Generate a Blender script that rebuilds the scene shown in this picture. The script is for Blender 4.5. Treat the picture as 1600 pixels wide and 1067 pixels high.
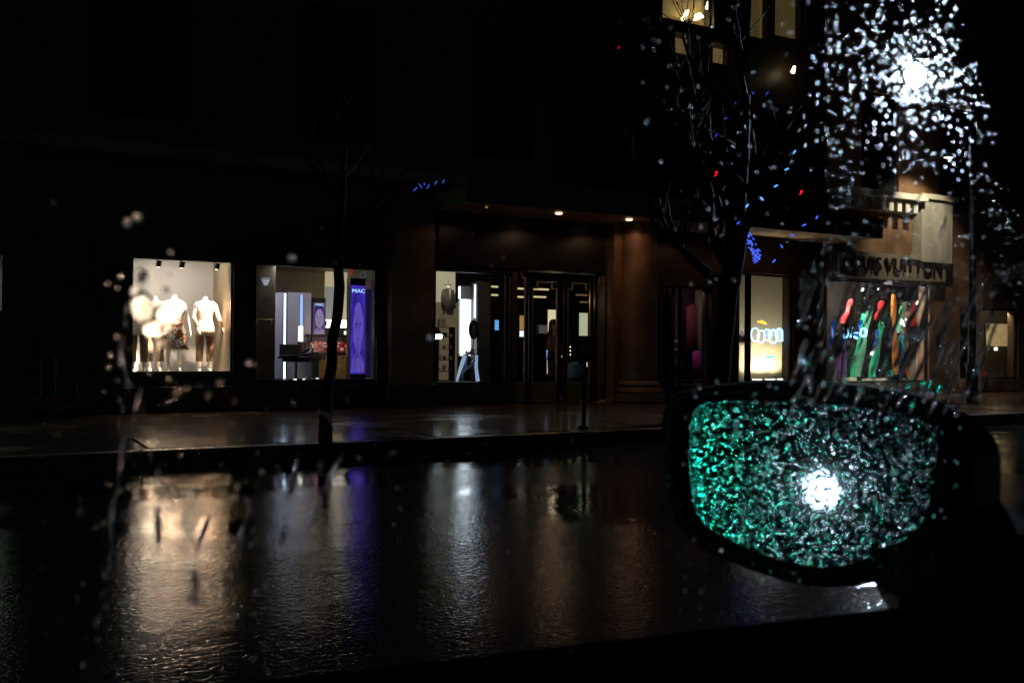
import bpy, bmesh, math, random
from mathutils import Vector, Matrix, noise as mnoise
random.seed(7)
R = math.radians
S = bpy.context.scene
C = S.collection
for o in list(bpy.data.objects): bpy.data.objects.remove(o)

# ------------------------------------------------------------------ camera, world, exposure
CAM = Vector((0.0, 0.0, 1.25)); FPX = 1500.0
YAW, PITCH, ROLL = R(29.0), R(0.36), R(0.45)
fw = Vector((math.sin(YAW)*math.cos(PITCH), math.cos(YAW)*math.cos(PITCH), math.sin(PITCH)))
r0 = Vector((math.cos(YAW), -math.sin(YAW), 0)); u0 = r0.cross(fw)
rt = r0*math.cos(ROLL) + u0*math.sin(ROLL); up = u0*math.cos(ROLL) - r0*math.sin(ROLL)
cd = bpy.data.cameras.new('camera'); cam = bpy.data.objects.new('camera', cd); C.objects.link(cam)
cam.matrix_world = Matrix(((rt.x, up.x, -fw.x, CAM.x), (rt.y, up.y, -fw.y, CAM.y), (rt.z, up.z, -fw.z, CAM.z), (0, 0, 0, 1)))
cd.sensor_width = 36; cd.lens = 36*FPX/1600; cd.clip_start = 0.02; cd.clip_end = 600
cd.dof.use_dof = True; cd.dof.focus_distance = 17.5
cd.dof.aperture_fstop = cd.lens/2.3; cd.dof.aperture_blades = 9
S.camera = cam
W = bpy.data.worlds.new('World'); S.world = W; W.use_nodes = True
wn = W.node_tree.nodes; wl = W.node_tree.links
sky = wn.new('ShaderNodeTexSky'); sky.sky_type = 'NISHITA'; sky.sun_disc = False
sky.sun_elevation = R(-4); sky.sun_rotation = R(200)
bg = wn['Background']; bg.inputs['Strength'].default_value = 0.001
wl.new(sky.outputs[0], bg.inputs[0])
S.view_settings.view_transform = 'Standard'; S.view_settings.look = 'None'
S.view_settings.exposure = 0.0; S.view_settings.gamma = 1.0; S.view_settings.use_curve_mapping = False
cy = S.cycles
cy.max_bounces = 10; cy.diffuse_bounces = 3; cy.glossy_bounces = 4; cy.transmission_bounces = 8; cy.transparent_max_bounces = 16
cy.use_denoising = True; cy.sample_clamp_indirect = 0.0; cy.sample_clamp_direct = 0
cy.blur_glossy = 0.3; cy.use_adaptive_sampling = False

def ray(px, py): return (fw*FPX + rt*(px-800.0) - up*(py-533.5)).normalized()
def at(px, py, Y):
    d = ray(px, py); return CAM + d*((Y-CAM.y)/d.y)
def gr(px, py, z=0.0):
    d = ray(px, py); return CAM + d*((z-CAM.z)/d.z)

# ------------------------------------------------------------------ materials
MATS = {}
def mat(name, col, rough=0.6, metal=0.0, var=0.25, scale=6.0, bump=0.0, bscale=40.0, coat=0.0, col2=None, emit=None, estr=0.0, stretch=None, spec=0.5):
    if name in MATS: return MATS[name]
    m = bpy.data.materials.new(name); m.use_nodes = True; MATS[name] = m
    n, l = m.node_tree.nodes, m.node_tree.links
    b = n['Principled BSDF']
    tc = n.new('ShaderNodeTexCoord'); mp = n.new('ShaderNodeMapping')
    if stretch: mp.inputs['Scale'].default_value = stretch
    l.new(tc.outputs['Object'], mp.inputs[0])
    nz = n.new('ShaderNodeTexNoise'); nz.inputs['Scale'].default_value = scale; nz.inputs['Detail'].default_value = 5
    l.new(mp.outputs[0], nz.inputs['Vector'])
    rp = n.new('ShaderNodeValToRGB')
    rp.color_ramp.elements[0].position = 0.3; rp.color_ramp.elements[1].position = 0.7
    c2 = col2 or tuple(min(1, c*(1+var)) for c in col); c1 = col if col2 else tuple(c*(1-var) for c in col)
    rp.color_ramp.elements[0].color = (*c1, 1); rp.color_ramp.elements[1].color = (*c2, 1)
    l.new(nz.outputs[0], rp.inputs[0]); l.new(rp.outputs[0], b.inputs['Base Color'])
    b.inputs['Roughness'].default_value = rough; b.inputs['Metallic'].default_value = metal
    b.inputs['Coat Weight'].default_value = coat; b.inputs['Specular IOR Level'].default_value = spec
    if bump:
        n2 = n.new('ShaderNodeTexNoise'); n2.inputs['Scale'].default_value = bscale; n2.inputs['Detail'].default_value = 4
        l.new(mp.outputs[0], n2.inputs['Vector'])
        bp = n.new('ShaderNodeBump'); bp.inputs['Strength'].default_value = bump; bp.inputs['Distance'].default_value = 0.02
        l.new(n2.outputs[0], bp.inputs['Height']); l.new(bp.outputs[0], b.inputs['Normal'])
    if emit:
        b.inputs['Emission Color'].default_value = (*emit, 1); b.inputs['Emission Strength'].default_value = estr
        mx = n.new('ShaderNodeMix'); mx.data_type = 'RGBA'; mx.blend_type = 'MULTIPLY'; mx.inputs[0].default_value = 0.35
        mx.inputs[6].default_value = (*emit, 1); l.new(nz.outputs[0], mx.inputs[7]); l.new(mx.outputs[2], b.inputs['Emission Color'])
    return m
def glow(name, col, s):                     # lamps, lightboxes, screens
    if name in MATS: return MATS[name]
    m = bpy.data.materials.new(name); m.use_nodes = True; MATS[name] = m
    n, l = m.node_tree.nodes, m.node_tree.links; n.remove(n['Principled BSDF'])
    e = n.new('ShaderNodeEmission'); e.inputs[0].default_value = (*col, 1); e.inputs[1].default_value = s
    l.new(e.outputs[0], n['Material Output'].inputs[0]); return m
def thin_glass(name, tint=(0.9, 0.92, 0.9), rough=0.02, f=1.45, clear=False):
    m = bpy.data.materials.new(name); m.use_nodes = True; MATS[name] = m
    n, l = m.node_tree.nodes, m.node_tree.links; n.remove(n['Principled BSDF'])
    t = n.new('ShaderNodeBsdfTransparent'); t.inputs[0].default_value = (*tint, 1)
    if clear:
        l.new(t.outputs[0], n['Material Output'].inputs[0]); return m
    g = n.new('ShaderNodeBsdfGlossy'); g.inputs['Roughness'].default_value = rough
    lw = n.new('ShaderNodeLayerWeight'); pw = n.new('ShaderNodeMath'); pw.operation = 'POWER'; pw.inputs[1].default_value = 5; l.new(lw.outputs['Facing'], pw.inputs[0])
    fr = n.new('ShaderNodeMapRange'); fr.inputs[3].default_value = .035; fr.inputs[4].default_value = 1.0; l.new(pw.outputs[0], fr.inputs[0])
    mx = n.new('ShaderNodeMixShader'); l.new(fr.outputs[0], mx.inputs[0]); l.new(t.outputs[0], mx.inputs[1]); l.new(g.outputs[0], mx.inputs[2])
    l.new(mx.outputs[0], n['Material Output'].inputs[0]); return m
def water_mat(name, rough):
    m = bpy.data.materials.new(name); m.use_nodes = True; MATS[name] = m
    n, l = m.node_tree.nodes, m.node_tree.links; n.remove(n['Principled BSDF'])
    g = n.new('ShaderNodeBsdfGlass'); g.inputs['IOR'].default_value = 1.33; g.inputs['Roughness'].default_value = rough
    l.new(g.outputs[0], n['Material Output'].inputs[0]); return m

def wet(name, col, r_lo, r_hi, fine, broad, fs, bs, puddle=0.5):
    """rain-soaked paving: water lies in broad ripples, grit pokes through the film"""
    m = bpy.data.materials.new(name); m.use_nodes = True; MATS[name] = m
    n, l = m.node_tree.nodes, m.node_tree.links; b = n['Principled BSDF']
    ge = n.new('ShaderNodeNewGeometry')
    def nz(scale, det=3, vec=None, rough=0.5):
        t = n.new('ShaderNodeTexNoise'); t.inputs['Scale'].default_value = scale; t.inputs['Detail'].default_value = det; t.inputs['Roughness'].default_value = rough
        l.new(vec or ge.outputs['Position'], t.inputs['Vector']); return t.outputs[0]
    def ramp(src, a, bb, lo=0.0, hi=1.0):
        t = n.new('ShaderNodeMapRange'); t.inputs[1].default_value = a; t.inputs[2].default_value = bb; t.inputs[3].default_value = lo; t.inputs[4].default_value = hi
        t.interpolation_type = 'SMOOTHSTEP'; l.new(src, t.inputs[0]); return t.outputs[0]
    def mul(a, bv):
        t = n.new('ShaderNodeMath'); t.operation = 'MULTIPLY'
        for i, v in enumerate((a, bv)):
            if isinstance(v, float): t.inputs[i].default_value = v
            else: l.new(v, t.inputs[i])
        return t.outputs[0]
    def add(a, bv):
        t = n.new('ShaderNodeMath'); t.operation = 'ADD'; l.new(a, t.inputs[0]); l.new(bv, t.inputs[1]); return t.outputs[0]
    sp = n.new('ShaderNodeSeparateXYZ'); l.new(ge.outputs['Position'], sp.inputs[0])
    far = ramp(sp.outputs[1], 10.5, 5.0, -0.10, 0.10)             # water pools towards the kerb
    grit = ramp(add(nz(0.55, 4), far), puddle-0.10, puddle+0.10)   # 0 water film, 1 bare grit
    rp = n.new('ShaderNodeValToRGB'); rp.color_ramp.elements[0].color = (*[c*0.6 for c in col], 1); rp.color_ramp.elements[1].color = (*[c*1.5 for c in col], 1)
    l.new(nz(9, 6), rp.inputs[0]); l.new(rp.outputs[0], b.inputs['Base Color'])
    l.new(ramp(grit, 0, 1, r_lo, r_hi), b.inputs['Roughness'])
    h = add(mul(mul(nz(fs, 2, None, 0.6), fine), ramp(grit, 0, 1, 0.12, 1.0)), mul(nz(bs, 2), broad))
    mp = n.new('ShaderNodeMapping'); mp.inputs['Scale'].default_value = (1.0, 3.2, 1.0); l.new(ge.outputs['Position'], mp.inputs[0])
    h = add(h, mul(nz(9, 3, mp.outputs[0]), broad*0.22))
    h = add(h, mul(mul(nz(130, 1), fine*.2), grit))
    wp = n.new('ShaderNodeVectorMath'); wp.operation = 'ADD'; nw = n.new('ShaderNodeTexNoise'); nw.inputs['Scale'].default_value = 1.1; l.new(ge.outputs['Position'], nw.inputs[0])
    l.new(ge.outputs['Position'], wp.inputs[0]); l.new(nw.outputs[1], wp.inputs[1])
    vo = n.new('ShaderNodeTexVoronoi'); vo.feature = 'DISTANCE_TO_EDGE'; vo.inputs['Scale'].default_value = .38; l.new(wp.outputs[0], vo.inputs['Vector'])
    h = add(h, ramp(vo.outputs['Distance'], 0.0, 0.008, -0.0005, 0.0))    # cracks and patch seams
    bp = n.new('ShaderNodeBump'); bp.inputs['Strength'].default_value = 1.0; bp.inputs['Distance'].default_value = 1.0
    l.new(h, bp.inputs['Height']); l.new(bp.outputs[0], b.inputs['Normal'])
    b.inputs['Specular IOR Level'].default_value = 0.5
    return m

M_STONE = mat('dark_stone', (0.05, 0.032, 0.021), 0.45, bump=0.35, bscale=30, scale=2.2, var=0.35)
M_STONE2 = mat('brown_stone', (0.17, 0.092, 0.050), 0.5, bump=0.4, bscale=18, scale=1.6, var=0.4)
M_PALE = mat('pale_stone', (0.42, 0.38, 0.30), 0.6, bump=0.4, bscale=25, scale=3)
M_BLACK = mat('black_metal', (0.012, 0.011, 0.011), 0.35, metal=0.4)
M_BRONZE = mat('bronze', (0.50, 0.32, 0.19), 0.42, metal=0.1, scale=3, bump=0.15, bscale=8)
M_BRASS = mat('brass', (0.80, 0.56, 0.34), 0.45, metal=1.0)
M_GREY = mat('grey_paint', (0.44, 0.42, 0.41), 0.7, scale=1.2, var=0.1)
M_CREAM = mat('cream_paint', (0.72, 0.62, 0.44), 0.6, scale=1.5, var=0.1)
M_OLIVE = mat('olive_wall', (0.20, 0.16, 0.10), 0.6, scale=1.5, var=0.15)
M_DARK = mat('charcoal', (0.03, 0.027, 0.026), 0.5)
M_LILAC = mat('lilac_grey_panel', (0.40, 0.36, 0.42), 0.4, scale=1.5, var=0.1)
M_WHITE = mat('white_gloss', (0.8, 0.8, 0.8), 0.25, var=0.04)
M_MANN = mat('mannequin_white', (0.78, 0.74, 0.70), 0.3, var=0.04)
M_WOOD = mat('oak_drawers', (0.30, 0.17, 0.065), 0.45, scale=4, stretch=(1, 1, 9), var=0.3)
M_LEATHER = mat('black_leather', (0.035, 0.028, 0.024), 0.38, bump=0.1, bscale=90)
M_BARK = mat('wet_bark', (0.005, 0.004, 0.003), 0.85, spec=.15, scale=12, stretch=(3, 3, 0.6), bump=0.8, bscale=22)
M_RED = mat('red_enamel', (0.22, 0.012, 0.015), 0.4, var=0.15)
M_GLASS = thin_glass('shop_glass', (0.93, 0.94, 0.93))
M_CARGLASS = thin_glass('car_window_glass', (0.96, 0.97, 0.96), clear=True)
M_DROP = water_mat('rain_water', 0.37)
M_RUN = water_mat('trickling_water', 0.14)
M_FLATW = water_mat('water_on_glass', 0.0)
M_ROAD = wet('wet_asphalt', (0.016, 0.014, 0.013), 0.035, 0.09, 0.0024, 0.0055, 33.0, 1.6, 0.46)
M_WALK = wet('wet_paving', (0.085, 0.050, 0.030), 0.16, 0.36, 0.0026, 0.008, 22.0, 1.6, 0.5)
M_KERB = mat('kerb_granite', (0.05, 0.042, 0.036), 0.3, bump=0.3, bscale=60)
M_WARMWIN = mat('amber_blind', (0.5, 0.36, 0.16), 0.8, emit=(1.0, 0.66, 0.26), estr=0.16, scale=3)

# ------------------------------------------------------------------ mesh helpers
class MB:
    def __init__(s): s.v = []; s.f = []
    def add(s, vs, fs):
        k = len(s.v); s.v += [tuple(v) for v in vs]; s.f += [tuple(i+k for i in f) for f in fs]; return s
    def box(s, x0, x1, y0, y1, z0, z1):
        x0, x1 = min(x0, x1), max(x0, x1); y0, y1 = min(y0, y1), max(y0, y1); z0, z1 = min(z0, z1), max(z0, z1)
        return s.add([(x0,y0,z0),(x1,y0,z0),(x1,y1,z0),(x0,y1,z0),(x0,y0,z1),(x1,y0,z1),(x1,y1,z1),(x0,y1,z1)],
                     [(0,3,2,1),(4,5,6,7),(0,1,5,4),(1,2,6,5),(2,3,7,6),(3,0,4,7)])
    def tube(s, pts, rad, n=8, closed=False):
        pts = [Vector(p) for p in pts]; rads = rad if isinstance(rad, (list, tuple)) else [rad]*len(pts)
        vs = []; m = len(pts); ref = Vector((0, 0, 1))
        for i, p in enumerate(pts):
            if closed: t = pts[(i+1) % m]-pts[i-1]
            else: t = pts[min(i+1, m-1)]-pts[max(i-1, 0)]
            t.normalize()
            if abs(t.dot(ref)) > 0.95: ref = Vector((0.9, 0.3, 0.1)).normalized()
            a = t.cross(ref).normalized(); b = t.cross(a); ref = a.cross(t).normalized() if False else ref
            for k in range(n):
                q = 2*math.pi*k/n; vs.append(p+(a*math.cos(q)+b*math.sin(q))*rads[i])
        fs = []
        for i in range(m if closed else m-1):
            j = (i+1) % m
            for k in range(n):
                fs.append((i*n+k, i*n+(k+1) % n, j*n+(k+1) % n, j*n+k))
        if not closed: fs += [tuple(range(n-1, -1, -1)), tuple((m-1)*n+k for k in range(n))]
        return s.add(vs, fs)
    def loft(s, rings, n=16):                 # rings: (cx, cy, z, rx, ry)
        vs = []; m = len(rings)
        for (cx, cyy, z, rx, ry) in rings:
            for k in range(n):
                q = 2*math.pi*k/n; vs.append((cx+rx*math.cos(q), cyy+ry*math.sin(q), z))
        fs = [(i*n+k, i*n+(k+1) % n, (i+1)*n+(k+1) % n, (i+1)*n+k) for i in range(m-1) for k in range(n)]
        fs += [tuple(range(n-1, -1, -1)), tuple((m-1)*n+k for k in range(n))]
        return s.add(vs, fs)
    def ball(s, c, r, n=10, sq=(1, 1, 1)):
        rg = []
        for i in range(1, n):
            a = math.pi*i/n; rg.append((c[0], c[1], c[2]-math.cos(a)*r*sq[2], math.sin(a)*r*sq[0], math.sin(a)*r*sq[1]))
        return s.loft(rg, n+2)
    def prism(s, poly, y0, y1):               # polygon in X-Z, extruded along Y
        n = len(poly)
        vs = [(x, y0, z) for x, z in poly]+[(x, y1, z) for x, z in poly]
        fs = [tuple(range(n)), tuple(range(2*n-1, n-1, -1))]+[(i, i+n, (i+1) % n+n, (i+1) % n) for i in range(n)]
        return s.add(vs, fs)
def obj(name, mb, m, parent=None, smooth=False, loc=None, bevel=0, flatback=False):
    me = bpy.data.meshes.new(name); me.from_pydata(mb.v, [], mb.f)
    bm = bmesh.new(); bm.from_mesh(me); bmesh.ops.recalc_face_normals(bm, faces=bm.faces)
    if bevel: bmesh.ops.bevel(bm, geom=list(bm.edges), offset=bevel, segments=2, affect='EDGES', profile=0.7)
    bm.to_mesh(me); bm.free()
    if smooth:
        for p in me.polygons: p.use_smooth = True
    if flatback:
        for p in me.polygons:
            if len(p.vertices) > 4: p.use_smooth = False; p.material_index = 1     # the face that lies on the glass
    me.materials.append(m)
    if flatback: me.materials.append(M_FLATW)
    o = bpy.data.objects.new(name, me); C.objects.link(o)
    if parent:
        o.parent = parent
        o.matrix_parent_inverse = Matrix.Translation(-parent_world(parent)) if loc is None else Matrix.Identity(4)
    if loc is not None: o.location = loc
    return o
def parent_world(p):
    v = Vector(p.location); q = p
    while q.parent: v = v + q.parent.location if q.matrix_parent_inverse == Matrix.Identity(4) else v; q = q.parent
    return v
def thing(name, label, cat, loc=(0, 0, 0), group=None, rotz=0):
    o = bpy.data.objects.new(name, None); C.objects.link(o); o.location = loc; o.rotation_euler = (0, 0, rotz); o.empty_display_size = 0.2
    return tag(o, label, cat, group)
def tag(o, label=None, cat=None, group=None, kind=None):
    if label: o['label'] = label
    if cat: o['category'] = cat
    if group: o['group'] = group
    if kind: o['kind'] = kind
    return o
# parts built in world coordinates under a root at the origin-based location: W() shifts them
def part(name, mb, m, root, **k):
    """mb in world coordinates; stored relative to the root (unrotated) thing"""
    off = Vector(root.location) if root else Vector()
    r = root
    while r is not None and r.parent is not None: r = r.parent; off += Vector(r.location)
    mb.v = [(v[0]-off.x, v[1]-off.y, v[2]-off.z) for v in mb.v]
    return obj(name, mb, m, root, loc=(0, 0, 0), **k)
def lamp(name, kind, loc, energy, col, parent=None, size=0.1, aim=None, angle=60, blend=0.5, sy=None):
    ld = bpy.data.lights.new(name, kind); ld.energy = energy; ld.color = col
    if kind == 'AREA':
        ld.size = size
        if sy: ld.shape = 'RECTANGLE'; ld.size_y = sy
    else: ld.shadow_soft_size = size
    if kind == 'SPOT': ld.spot_size = R(angle); ld.spot_blend = blend
    o = bpy.data.objects.new(name, ld); C.objects.link(o); o.location = loc
    if aim is not None: o.rotation_euler = (Vector(aim)-Vector(loc)).to_track_quat('-Z', 'Y').to_euler()
    return o
def text(name, s, m, parent, x, y, z, size, depth=0.01, sx=1.0, yaw=0):
    cu = bpy.data.curves.new(name, 'FONT'); cu.body = s; cu.size = size; cu.extrude = depth; cu.align_x = 'CENTER'; cu.align_y = 'CENTER'
    cu.materials.append(m)
    o = bpy.data.objects.new(name, cu); C.objects.link(o); dg = bpy.context.evaluated_depsgraph_get()
    me = bpy.data.meshes.new_from_object(o.evaluated_get(dg)); bpy.data.objects.remove(o)
    t = bpy.data.objects.new(name, me); C.objects.link(t)
    if parent:
        t.parent = parent; off = Vector(parent.location); r = parent
        while r.parent: r = r.parent; off += Vector(r.location)
    else: off = Vector()
    t.location = Vector((x, y, z))-off; t.rotation_euler = (R(90), 0, yaw); t.scale = (sx, 1, 1)
    return t

# ------------------------------------------------------------------ the setting: road, kerb, pavement
F = 16.8                                   # facade plane, kerb face at 10.75
mb = MB(); mb.box(-150, 150, -60, 120, -0.5, -0.3); tag(obj('ground', mb, M_DARK), kind='structure')
def sheet(name, x0, x1, y0, y1, nx, ny, z, amp, m):
    vs = []; fs = []
    for j in range(ny+1):
        for i in range(nx+1):
            x = x0+(x1-x0)*i/nx; y = y0+(y1-y0)*j/ny
            vs.append((x, y, z(y)+amp*mnoise.noise(Vector((x*0.7, y*1.1, 3)))+amp*0.4*mnoise.noise(Vector((x*2.3, y*2.9, 9)))))
    for j in range(ny):
        for i in range(nx):
            a = j*(nx+1)+i; fs.append((a, a+1, a+nx+2, a+nx+1))
    o = obj(name, MB().add(vs, fs), m, smooth=True); return tag(o, kind='structure')
sheet('road', -45, 75, -9, 10.72, 400, 80, lambda y: 0.06*(1-((y-1)/10)**2)-0.06 if y < 11 else 0, 0.005, M_ROAD)
kerb = bpy.data.objects.new('kerb', None); C.objects.link(kerb); tag(kerb, kind='structure')
proto = None
for i in range(34):
    x = -12+i*1.5
    if proto is None:
        b = MB().box(0.004, 1.496, 0, 0.2, -0.2, 0.15); k = obj('kerb_stone', b, M_KERB, kerb, bevel=0.018, loc=(x, 10.74, 0)); proto = k
    else:
        k = proto.copy(); C.objects.link(k); k.parent = kerb
    k.location = (x, 10.74+random.uniform(-.006, .006), -0.02+random.uniform(-.004, .004))
    k.rotation_euler = (random.uniform(-.01, .01), 0, random.uniform(-.003, .003))
walk = bpy.data.objects.new('pavement', None); C.objects.link(walk); tag(walk, kind='structure')
bed = obj('mortar_bed', MB().box(-12, 39, 10.95, 17.2, -0.2, 0.10), M_DARK, walk)
proto = None; ys = [10.945, 12.4, 13.87, 15.33]
for j, y in enumerate(ys):
    for i in range(30):
        x = -12+i*1.7
        if proto is None:
            b = MB().box(0.012, 1.688, 0.012, 1.448, 0.0, 0.15); proto = obj('paving_slab', b, M_WALK, walk, bevel=0.006, loc=(0, 0, 0)); k = proto
        else:
            k = proto.copy(); C.objects.link(k); k.parent = walk
        k.location = (x+(0.85 if j % 2 else 0), y, -0.02+random.uniform(-.003, .003)); k.rotation_euler = (random.uniform(-.004, .004), random.uniform(-.003, .003), 0)

# ------------------------------------------------------------------ buildings
def X(px, y=543): return at(px, y, F).x
def Z(px, py, Y=F): return at(px, py, Y).z
shop = thing('department_store', 'dark stone department store with three lit shopfronts and a long bronze canopy', 'building', (0, F, 0))
corner = thing('corner_store', 'pale banded luxury store at the right end, its name cut above coloured displays', 'building', (X(1290), F, 0))
def strip(root, x0, x1, z0, z1, holes, m, t=0.35):
    x = x0
    for (a, b, c, d) in sorted(holes):
        if a > x+0.01: part('pier', MB().box(x, a-0.001, F, F+t, z0, z1), m, root)
        if c > z0+0.01: part('sill_wall', MB().box(a, b, F+0.002, F+t, z0, c), m, root)
        if d < z1-0.01: part('lintel', MB().box(a, b, F+0.002, F+t, d, z1), m, root)
        x = b+0.001
    if x < x1: part('pier', MB().box(x, x1, F, F+t, z0, z1), m, root)
def H(pxa, pxb, pyt, pyb):                 # opening from photo-measured edges on the facade plane
    m = (pxa+pxb)/2; return (X(pxa), X(pxb), Z(m, pyb), Z(m, pyt))
h0 = H(-70, 8, 392, 490); h1 = H(205, 364, 404, 583); h2 = H(397, 590, 414, 597); h3 = H(680, 800, 423, 600)
hd = (X(808), X(945), 0.15, Z(875, 425)); h4 = H(1034, 1112, 448, 602); h5 = H(1150, 1240, 428, 599)
h6 = H(1292, 1452, 440, 598); h7 = H(1500, 1592, 482, 592)
strip(shop, -14, X(1287), 0.15, 3.9, [h0, h1, h2, h3, hd, h4, h5], M_STONE)
strip(corner, X(1290), X(1290)+16, 0.15, 3.9, [h6, h7], M_STONE2)
# upper storeys
hb = H(1052, 1086, 52, 86); hc = H(1111, 1142, 68, 101)
ha = H(1032, 1112, -40, 38); hdd = H(1168, 1204, -30, 60); he = H(1208, 1256, -30, 60)
up2 = [(X(1052)-3.4*k-1.6, X(1052)-3.4*k-0.2, 5.0, 7.4) for k in range(1, 5)]
z2 = max(hb[3], hc[3])+0.25
hb2, hc2 = hb, hc
strip(shop, -14, X(1287), 3.9, z2, up2+[hb2, hc2], M_STONE)
strip(shop, -14, X(1287), z2, 15, [ha, hdd, he], M_STONE)
strip(corner, X(1290), X(1290)+16, 3.9, 15, [(X(1290)+1.2+3*k, X(1290)+2.6+3*k, 5.2, 7.8) for k in range(5)], M_STONE2)
for k, h in enumerate(up2):
    w = part('window', MB().box(h[0], h[0]+0.06, F+0.1, F+0.16, h[2], h[3]).box(h[1]-0.06, h[1], F+0.1, F+0.16, h[2], h[3]).box(h[0]+.06, h[1]-.06, F+0.1, F+0.16, h[3]-.06, h[3]).box(h[0]+.06, h[1]-.06, F+0.1, F+0.16, (h[2]+h[3])/2-.03, (h[2]+h[3])/2+.03), M_BLACK, shop)
    part('pane', MB().box(h[0]+.05, h[1]-.05, F+0.12, F+0.13, h[2], h[3]-.05), mat('dark_pane', (0.01, 0.01, 0.012), 0.06), w)
for k in range(5):
    x = X(1290)+1.2+3*k
    w = part('window', MB().box(x, x+.07, F+.1, F+.16, 5.2, 7.8).box(x+1.33, x+1.4, F+.1, F+.16, 5.2, 7.8).box(x+.07, x+1.33, F+.1, F+.16, 7.73, 7.8), M_BLACK, corner)
    part('pane', MB().box(x+.06, x+1.34, F+.12, F+.13, 5.2, 7.74), MATS['dark_pane'], w)
# lit rooms upstairs: blind or wall behind glass, brass fittings hung in front of it
M_FIT = glow('lit_shade', (1.0, 0.86, 0.5), 9.0)
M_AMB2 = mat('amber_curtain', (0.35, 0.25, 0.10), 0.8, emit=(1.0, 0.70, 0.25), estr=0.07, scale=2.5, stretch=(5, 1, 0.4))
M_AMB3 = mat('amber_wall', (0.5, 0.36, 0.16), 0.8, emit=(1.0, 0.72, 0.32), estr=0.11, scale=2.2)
for h, m in ((hb, M_WARMWIN), (hc, M_WARMWIN), (ha, M_AMB3), (hdd, M_AMB2), (he, M_AMB2)):
    w = part('window', MB().box(h[0], h[0]+.05, F+.1, F+.15, h[2], h[3]).box(h[1]-.05, h[1], F+.1, F+.15, h[2], h[3]).box(h[0]+.05, h[1]-.05, F+.1, F+.15, h[2], h[2]+.05), M_BLACK, shop)
    part('pane', MB().box(h[0]+.05, h[1]-.05, F+.12, F+.13, h[2]+.05, h[3]), M_GLASS, w)
    part('blind', MB().box(h[0]-.1, h[1]+.45, F+.42, F+.44, h[2]-.1, h[3]+.5), m, w)
def shade(px, py, Y, w, hh, tilt, lab):
    p = at(px, py, Y); t = thing('wall_light', lab, 'lamp', p)
    b = MB().loft([(0, 0, -hh/2, w*0.5, w*0.4), (0, 0, -hh/4, w*.45, w*.36), (0, 0, hh/2, w*.28, w*.22)], 14)
    s_ = obj('lamp_shade', b, M_FIT, t, loc=(0, 0, 0)); s_.rotation_euler = (0, tilt, 0)
    obj('bracket', MB().tube([(0, 0, 0), (0, .1, 0.0), (0, 0.35, hh*.4)], 0.012), M_BRASS, t, loc=(0, 0, 0))
shade(1071, 24, F+.2, .12, .26, .5, 'tilted bell light at left of the upper room, brightest of its cluster')
shade(1091, 26, F+.2, .26, .12, -.4, 'wide bowl light in the middle of the upper room cluster')
shade(1106, 9, F+.2, .10, .16, .2, 'small bright light above the wide bowl light upstairs')
shade(1123, 12, F+.2, .22, .05, -.2, 'thin slanted strip light at right end of the upper room cluster')
shade(1083, 75, F+.2, .07, .09, 0, 'tiny white bulb at the corner of the square amber window')
shade(1158, 87, F+.2, .15, .12, .2, 'flared lamp left of its twin under the tall amber curtains')
shade(1176, 84, F+.2, .24, .08, .8, 'long slanted lamp right of the flared one under amber curtains')
shade(1184, 93, F+.15, .13, .13, 0, 'round bright bulb at the tip of the slanted lamp')
shade(1240, 109, F-.3, .11, .16, .4, 'lone small lamp on the dark wall below the right amber curtain')

# facade trim
part('string_course', MB().box(-14, X(1287), F-0.18, F-0.001, 4.35, 4.55), M_STONE2, shop)
part('base_course', MB().box(-14, X(672), F-0.12, F-0.001, 0.15, 0.55), M_STONE, shop)
xa, xb = at(612, 543, F-.35).x, at(677, 543, F-.35).x
part('pillar', MB().box(xa, xb, F-.35, F-.002, 0.55, 3.95), M_STONE2, shop, bevel=0.02)
part('pillar_base', MB().box(xa-.06, xb+.06, F-.42, F-.002, 0.14, 0.55), M_STONE, shop, bevel=0.02)
for k in range(3):                          # dark panelled wall left of the first display
    a = X(60+k*44); part('wall_panel', MB().box(a, a+.4, F-.03, F-.001, 0.8, 3.0), M_STONE, shop, bevel=0.012)
# canopy
cx0, cx1 = X(676), X(1300)
part('canopy', MB().box(cx0, cx1, F-1.45, F-.003, 3.86, 4.16), M_BRONZE, shop, bevel=0.01)
part('canopy_fascia', MB().box(cx0, cx1, F-1.5, F-1.451, 3.84, 4.3), M_BLACK, shop)
M_DL = glow('downlight_lens', (1.0, 0.62, 0.42), 2.6)
for k, px in enumerate((760, 873, 983, 1115, 1235)):  # second and third are seen; the dimmer three are added to light the soffit
    p = Vector((at(px, 350, F-1.0).x, F-1.0, 3.84)); big = k in (1, 2)
    part('seen_or_added_downlight', MB().loft([(p.x, p.y, 3.83, .065 if big else .02, .065 if big else .02), (p.x, p.y, 3.858, .07 if big else .025, .07 if big else .025)], 16), M_DL if big else glow('added_dim_lens', (1, .5, .25), .25), shop)
    lamp('seen_or_added_beam', 'SPOT', (p.x, p.y, 3.80), 13 if big else 4, (1.0, 0.56, 0.32), size=.06, aim=(p.x, p.y+.1, 0), angle=158, blend=.25)
part('door_shade_panel', MB().box(X(682), X(943), F-.06, F-.004, max(h3[3], hd[3])+.01, 3.855), M_BLACK, shop)  # added black panel, put there to keep this lit wall dark
# round column with moulded base right of the doors
c = at(1005, 560, F-.55); cxx, cyy = c.x, F-.38
zb = 0.15
prof = [(0.15, .56), (.30, .56), (.31, .50), (.36, .53), (.42, .50), (.45, .44), (.50, .47), (.55, .44), (.58, .40), (3.2, .375), (3.86, .375)]
col = part('column', MB().loft([(cxx, cyy, z, r, r) for z, r in prof], 40), M_STONE2, shop, smooth=False)
part('pilaster', MB().box(X(947), cxx-.15, F-.28, F-.002, .15, 3.86), M_STONE2, shop, bevel=.02)

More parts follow.
